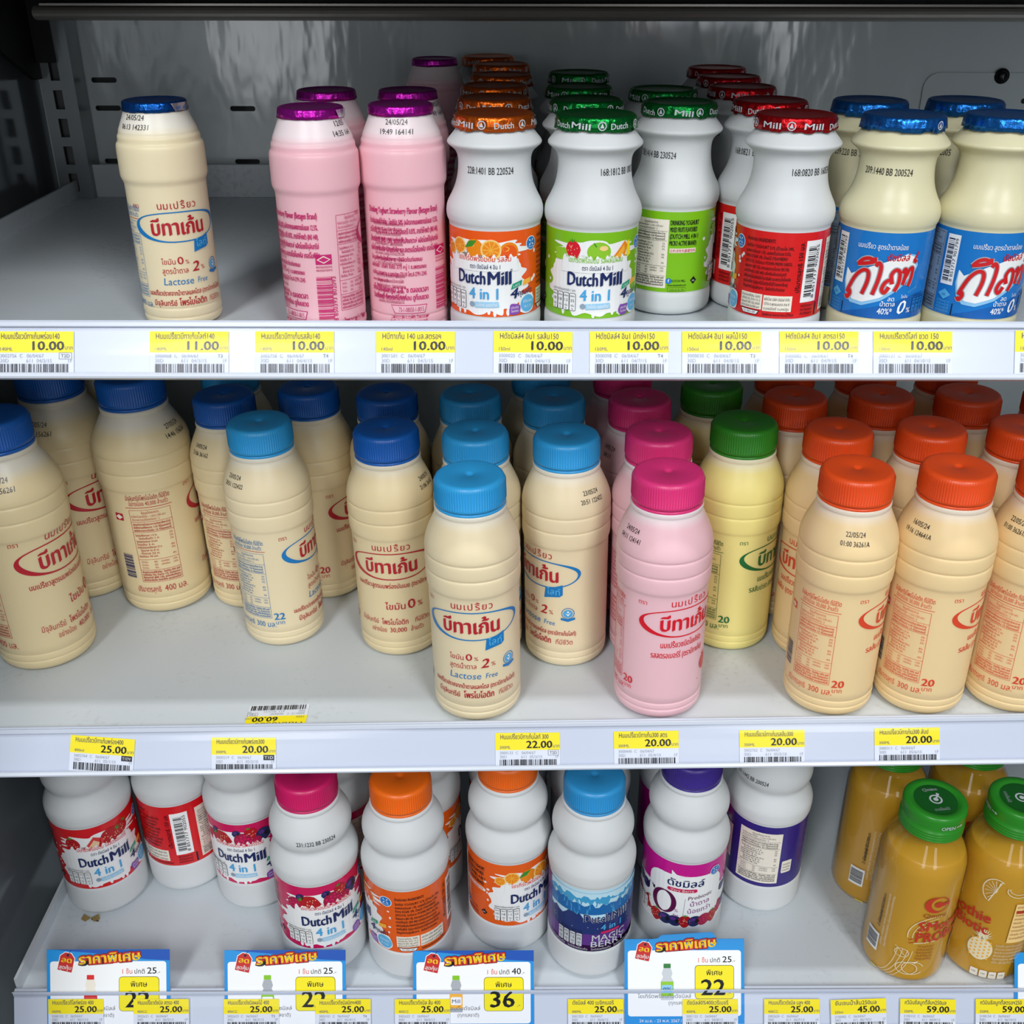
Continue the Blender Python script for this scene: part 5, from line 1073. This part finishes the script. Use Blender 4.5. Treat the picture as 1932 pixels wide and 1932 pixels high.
T1 = [(65, 'Hนมเปรี้ยวบีทาเก้นพร่อง140', '10.00', '140ML', '3002756', '04/2/15', 'T2D', 0.0, 'yellow price tag 10.00 with boxed T2D on the top rail'),
      (357, 'Hนมเปรี้ยวบีทาเก้นไลท์140', '11.00', '140ML', '3000068', '04/3/15', 'T3', 0, 'yellow price tag 11.00 below the lone cream bottle'),
      (556, 'Hนมเปรี้ยวบีทาเก้นรสส้ม140', '10.00', '140ML', '3002758', '04/4/15', 'T4', 0, 'yellow price tag 10.00 numbered 3002758 below the pink barcode bottle'),
      (784, 'Hบีทาเก้น 140 มล.สตรอฯ', '10.00', '140ml', '3001501', '04/5/15', '', 0, 'yellow price tag 10.00 numbered 3001501 below the second pink bottle'),
      (1005, 'Hดัชมิลล์4 อิน1 รสส้ม150', '10.00', '150ml', '3000025', '04/6/15', '', .01, 'yellow price tag 10.00 numbered 3000025 below the orange-lid bottle'),
      (1187, 'Hดัชมิลล์4 อิน1 มิกซ์ฯ150', '10.00', '150ML', '3000098', '04/7/15', 'T4', 0, 'yellow price tag 10.00 numbered 3000098 below the green-lid bottle'),
      (1361, 'Hดัชมิลล์4 อิน1 ผลไม้150', '10.00', '150ml', '3000030', '04/8/15', 'T3', 0, 'yellow price tag 10.00 numbered 3000030 between green and red lids'),
      (1545, 'Hดัชมิลล์4 อิน1 สตรอ150', '10.00', '150ml', '3000085', '04/9/15', 'T4', 0, 'yellow price tag 10.00 numbered 3000085 below the red-lid bottle'),
      (1722, 'Hนมเปรี้ยวดีไลท์ ขวด 150', '10.00', '150ml', '3000131', '04/10/15', '', 0, 'yellow price tag 10.00 numbered 3000131 below the blue-label bottles'),
      (1988, 'Hนมเปรี้ยวดัชมิลล์', '10.00', '150ml', '3000140', '04/11/15', '', .02, 'yellow price tag cut by the frame at the far end of the top rail')]
for (x, n, p, ml, c, l, b, r, lab) in T1: price_tag(S1, x, 708, n, p, ml, c, l, b, lab, rot=r)
T2 = [(190, 1458, 'Hนมเปรี้ยวบีทาเก้นพร่อง400', '25.00', '400ml', '3002764', '05/1/10', 'T1DV', .085, 'tilted yellow price tag 25.00 with black T1DV badge', True),
      (460, 1459, 'Hนมเปรี้ยวบีทาเก้นพร่อง300', '20.00', '300ML', '3000219', '05/2/10', 'T1D', .015, 'yellow price tag 20.00 with black T1D badge', True),
      (996, 1450, 'Hนมเปรี้ยวบีทาเก้นไลท์ 300', '22.00', '300ML', '3000133', '05/3/10', 'T2D', .005, 'yellow price tag 22.00 on the middle rail', False),
      (1220, 1447, 'Hนมเปรี้ยวบีทาเก้น300 สตร', '20.00', '300ML', '3000440', '05/4/10', '', 0, 'yellow price tag 20.00 numbered 3000440 below the pink bottle', False),
      (1457, 1445, 'Hนมเปรี้ยวบีทาเก้นรสส้ม300', '20.00', '300ML', '3002762', '05/5/10', '', 0.005, 'yellow price tag 20.00 numbered 3002762 below the green-capped bottle', False),
      (1712, 1441, 'Hนมเปรี้ยวบีทาเก้น300 สับป', '20.00', '300ML', '3000311', '05/6/10', '', 0.0, 'yellow price tag 20.00 numbered 3000311 below the orange-capped bottles', False)]
for (x, y, n, p, ml, c, l, b, r, lab, db) in T2: price_tag(S2, x, y, n, p, ml, c, l, b, lab, rot=r, dark_badge=db)
T3 = [(143, 'Hนมเปรี้ยวดีไลท์พร่อง 400', '25.00', '400ML', '3000152', '06/1/13', '', 0, 'yellow price tag 25.00 numbered 3000152 overlapping the first promotion card'),
      (304, 'Hนมเปรี้ยวดัชมิล สตรอ 400', '25.00', '400CC', '3002621', '06/2/13', '', 0, 'yellow price tag 25.00 numbered 3002621 over the corner of the red-bottle card'),
      (474, 'Hนมเปรี้ยวดัชมิลผลไม้ 400', '25.00', '400CC', '3002623', '06/3/13', 'T3', 0, 'yellow price tag 25.00 numbered 3002623 over the green-capped picture card'),
      (647, 'Hนมเปรี้ยวดัชมิลมิกฯ400', '25.00', '400ML', '3000101', '06/4/13', 'T4', 0, 'yellow price tag 25.00 numbered 3000101 over the corner of a card'),
      (797, 'Hนมเปรี้ยวดัชมิล ส้ม 400', '25.00', '400CC', '3002622', '06/5/13', '', 0, 'yellow price tag 25.00 numbered 3002622 below the orange-capped ingredients bottle'),
      (1124, 'ดัชมิลล์ 400 เมจิกเบอรี', '25.00', '400ML', '3001253', '06/6/13', '', 0, 'yellow price tag 25.00 numbered 3001253 below the Magic Berry bottle'),
      (1340, 'ดัชมิลล์0%400เวรีเบอรี', '25.00', '400ML', '3001123', '06/8/13', '', 0, 'yellow price tag 25.00 numbered 3001123 over the card reading 22'),
      (1494, 'Hนมเปรี้ยวดัชมิล บลูฯ 400', '25.00', '400CC', '3002624', '06/7/13', '', .005, 'yellow price tag 25.00 numbered 3002624 clear of any card'),
      (1621, 'ซันเซนน้ำส้ม250มล', '45.00', '250ml', '3100082', '06/19/21', '', -.03, 'yellow price tag 45.00 on the bottom rail'),
      (1750, 'ควิมินซีสมูทตี้ส้มฯ250มล', '59.00', '250ML', '3100152', '06/9/13', '', .02, 'yellow price tag 59.00 numbered 3100152 below the smoothie bottles'),
      (1893, 'ควิมินซีสมูทตี้สตรอฯ250', '59.00', '250ML', '3100154', '06/10/13', '', .01, 'yellow price tag 59.00 numbered 3100154 cut by the frame')]
for (x, n, p, ml, c, l, b, r, lab) in T3:
    price_tag(S3, x, 1885, n, p, ml, c, l, b, lab, rot=r, dy=.0016)
# upside-down tag lying on the middle shelf
lt = price_tag(S2, 0, 0, 'Hนมเปรี้ยว', '60.00', '135G', '3000113', '01/1/11', 'T3D', 'yellow price tag lying upside down on the middle shelf behind the rail', on=1, W=.040)
pp = on_plane(525, 1384, S2['z'], S2['tilt']); q = on_plane(525, 1342, S2['z'], S2['tilt'])
lt.rotation_mode = 'XYZ'
lt.location = (q.x, q.y + .0065, ZW(S2['z'] + S2['tilt'] * q.x) + .0005)
lt.rotation_euler = (math.radians(-90), 0, 0)
lt.matrix_world = Matrix.Translation(lt.location) @ Matrix.Rotation(-S2['tilt'], 4, 'Y') @ Matrix.Rotation(math.pi + .03, 4, 'Z') @ Matrix.Rotation(math.radians(-90), 4, 'X')

# ------------------------------------------------------------------ promotion cards
def promo(px0, px1, pytop, normal, special, style, label, bottle, rot=0.0, bottom=.062):
    a = face_hit(px0, pytop, S3, .0012); b = face_hit(px1, pytop, S3, .0012)
    W = b.x - a.x; H = a.z - .0035; k = W / .09
    P = Print(); m = .001 * k
    T = lambda y: H - y * m
    if style == 0:
        outline = [(-W / 2, 0), (W / 2, 0), (W / 2, H), (-W / 2, H)]
        P.poly([(-W / 2 + 6 * m, T(0)), (W / 2, T(0)), (W / 2, T(8)), (W / 2 - 18 * m, T(7)), (0, T(3.5))], ink['bannerdark'], 1)
    else:
        outline = [(-W / 2, 0), (W / 2, 0), (W / 2, H), (W / 2 - 21 * m, H), (W / 2 - 23 * m, H + 4.5 * m), (W / 2 - 26 * m, H + 5 * m), (W / 2 - 44 * m, H + 4 * m), (W / 2 - 62 * m, H + 3 * m), (-W / 2 + 25 * m, H + .5 * m), (-W / 2 + 21 * m, H), (-W / 2, H)]
    P.rrect(0, (T(8.5) + (6 if style else 1) * m) / 2, W - 5 * m, T(8.5) - (6 if style else 1) * m, 2.2 * m, ink['white'], 1)
    # red ticket
    cx_, cy_ = -W / 2 + 14.5 * m, T(9); c_, s_ = math.cos(-.22), math.sin(-.22)
    q = lambda x, y: (cx_ + (x * c_ - y * s_) * m, cy_ + (x * s_ + y * c_) * m)
    P.poly([q(-5.8, -7.2), (q(5.8, -7.2)), q(5.8, 4), q(2.4, 7.4), q(-2.4, 7.4), q(-5.8, 4)], ink['white'], 2); P.poly([q(-5.3, -6.7), (q(5.3, -6.7)), q(5.3, 3.8), q(2.2, 6.9), q(-2.2, 6.9), q(-5.3, 3.8)], ink['promo_red'], 3)
    P.ell(*q(0, 5.2), 1 * m, 1 * m, ink['black'], 4, n=10); P.line([q(0, 5.2), q(1.6, 9.4)], .0003 * k, ink['black'], 4)
    P.text('ลด', *q(0, -.2), 5.4 * m, ink['promo_yel'], w=7.4 * m, bold=.03, rot=-.12, layer=4); P.text('สุดคุ้ม', *q(0, -5.2), 3.8 * m, ink['white'], w=9 * m, bold=.02, rot=-.12, layer=4)
    # banner lettering
    tx, ty = 1.5 * m - 0 * m, T(9.0) + (1.8 * m if style else 0)
    for col, off, L in (('black', .15, 2), ('promo_red', .115, 3), ('promo_yel', .03, 4)): P.text('ราคาพิเศษ', tx, ty, 9.4 * m, ink[col], w=(45 + (2.4 if off > .14 else 1.8 if off > .1 else 0)) * m, bold=off, rot=.075, layer=L)
    P.text('1 ชิ้น', 14.0 * m, T(17.6), 4.8 * m, ink['orange'], w=7.2 * m); P.text('ปกติ', 23.0 * m, T(17.6), 4.8 * m, ink['black'], w=7.4 * m); P.text(normal, 32.0 * m, T(17.6), 6.6 * m, ink['black'], w=6.8 * m, bold=.01); P.text('.-', 37 * m, T(17.6), 4.6 * m, ink['grey'])
    P.rrect(22.5 * m, T(32.5), 29.5 * m, 25.5 * m, 2.6 * m, ink['black'], 2); P.rrect(22.5 * m, T(32.5), 28.9 * m, 24.9 * m, 2.4 * m, ink['yellow'], 3)
    P.text('พิเศษ', 22.5 * m, T(27.2), 5.6 * m, ink['black'], w=12 * m, bold=.012, layer=4); P.text(special, 21.5 * m, T(42.2), 17 * m, ink['black'], w=17.5 * m, bold=.03, layer=4); P.text('.-', 33.5 * m, T(42), 5 * m, ink['grey'], layer=4)
    # product picture
    bx = -13 * m; capc, bodyc, labc, txc = bottle
    P.rrect(bx, T(20.2), 5.4 * m, 3.4 * m, .5 * m, ink[capc], 2); P.poly([(bx - 2.8 * m, T(22)), (bx + 2.8 * m, T(22)), (bx + 4.0 * m, T(26)), (bx + 3.0 * m, T(28.6)), (bx + 4.8 * m, T(32)), (bx + 4.8 * m, T(46)), (bx - 4.8 * m, T(46)), (bx - 4.8 * m, T(32)), (bx - 3.0 * m, T(28.6)), (bx - 4.0 * m, T(26))], ink[bodyc], 2)
    P.rect(bx - 4.8 * m, bx + 4.8 * m, T(43), T(32), ink[labc], 3); P.rrect(bx, T(37.5), 8 * m, 6 * m, 1 * m, ink[txc], 4); P.text('Mill' if style == 0 else '0%', bx, T(39), 4 * m, ink['navy'], w=6 * m, layer=5)
    P.text('โยเกิร์ตพร้อมดื่มดัชมิลล์', -15 * m, T(44.4), 4 * m, ink['grey'], w=40 * m); P.text('(ทุกรสชาติ)', -4 * m, T(49.4), 3.8 * m, ink['grey'], w=16 * m)
    if style: P.text('24 เม.ย. - 23 พ.ค. 2567 / จำกัดการซื้อ', -10 * m, 1.6 * m, 3.2 * m, ink['white'], w=48 * m)
    n = len(outline); V = [(x, 0, z_) for x, z_ in outline] + [(x, .0004, z_) for x, z_ in outline]
    tr = tessellate_polygon([[Vector((x, z_, 0)) for x, z_ in outline]])
    Fc = [tuple(t) for t in tr] + [tuple(i + n for i in t)[::-1] for t in tr] + [(i, (i + 1) % n, n + (i + 1) % n, n + i) for i in range(n)]
    root = empty('promotion_card', (0, 0, 0)); root.matrix_world = face_frame(S3) @ Matrix.Translation((a.x + W / 2, -.0012, a.z - H)) @ Matrix.Rotation(rot, 4, 'Y')
    new_obj('card', mesh('card', V, Fc, ink['bannerblue']), root); new_obj('print', P.build('print', None, .0001), root)
    tag(root, label, 'promotion card', 'promotion cards in the bottom rail')
promo(88, 320, 1792, '25', '22', 0, 'blue promotion card picturing a bottle with red cap and red label', ('dm_red', 'cream', 'dl_red', 'straw_light'))
promo(423, 652, 1793, '25', '22', 0, 'blue promotion card picturing a silver green-capped bottle, normal price 25', ('dm_green', 'palegrey', 'apple', 'white'))
promo(779, 1007, 1794, '40', '36', 0, 'blue promotion card with big 36 on yellow, normal price 40', ('dm_green', 'palegrey', 'fruit_light', 'white'))
promo(1178, 1404, 1772, '25', '22', 1, 'pale blue promotion card with raised banner and big 22 on yellow', ('green', 'silver', 'apple', 'dl_light'))
promo(1914, 2140, 1797, '25', '22', 0, 'blue promotion card cut by the frame beside the smoothie bottles', ('dm_green', 'palegrey', 'apple', 'white'))

# dead moth on the bottom shelf
pm = on_plane(172, 1733, S3['z'], S3['tilt'])
mo = empty('dead_moth', (pm.x, pm.y, ZW(S3['z'] + S3['tilt'] * pm.x)))
mw_ = M('moth_wing', '#8a7344', .8); wobbly(mw_, 900, .5, .0006)
new_obj('body', lathe('body', [(0, .0003), (.001, .0010), (.004, .0012), (.007, .0007), (.008, .0002)], M('moth_body', '#4d3d22', .8), 10), mo).rotation_euler = (math.radians(90), 0, 1.2)
for s_ in (-1, 1):
    V = [(0, 0, .0008), (.006 * s_, .0022, .0026), (.0078 * s_, -.0012, .0006), (.0036 * s_, -.0034, .0003)]
    V += [(x, y, z_ + .00025) for x, y, z_ in V]
    new_obj('wing', mesh('wing', V, [(0, 1, 2, 3), (7, 6, 5, 4), (0, 4, 5, 1), (1, 5, 6, 2), (2, 6, 7, 3), (3, 7, 4, 0)], mw_), mo)
tag(mo, 'small dead brown moth lying on the empty bottom shelf', 'insect')
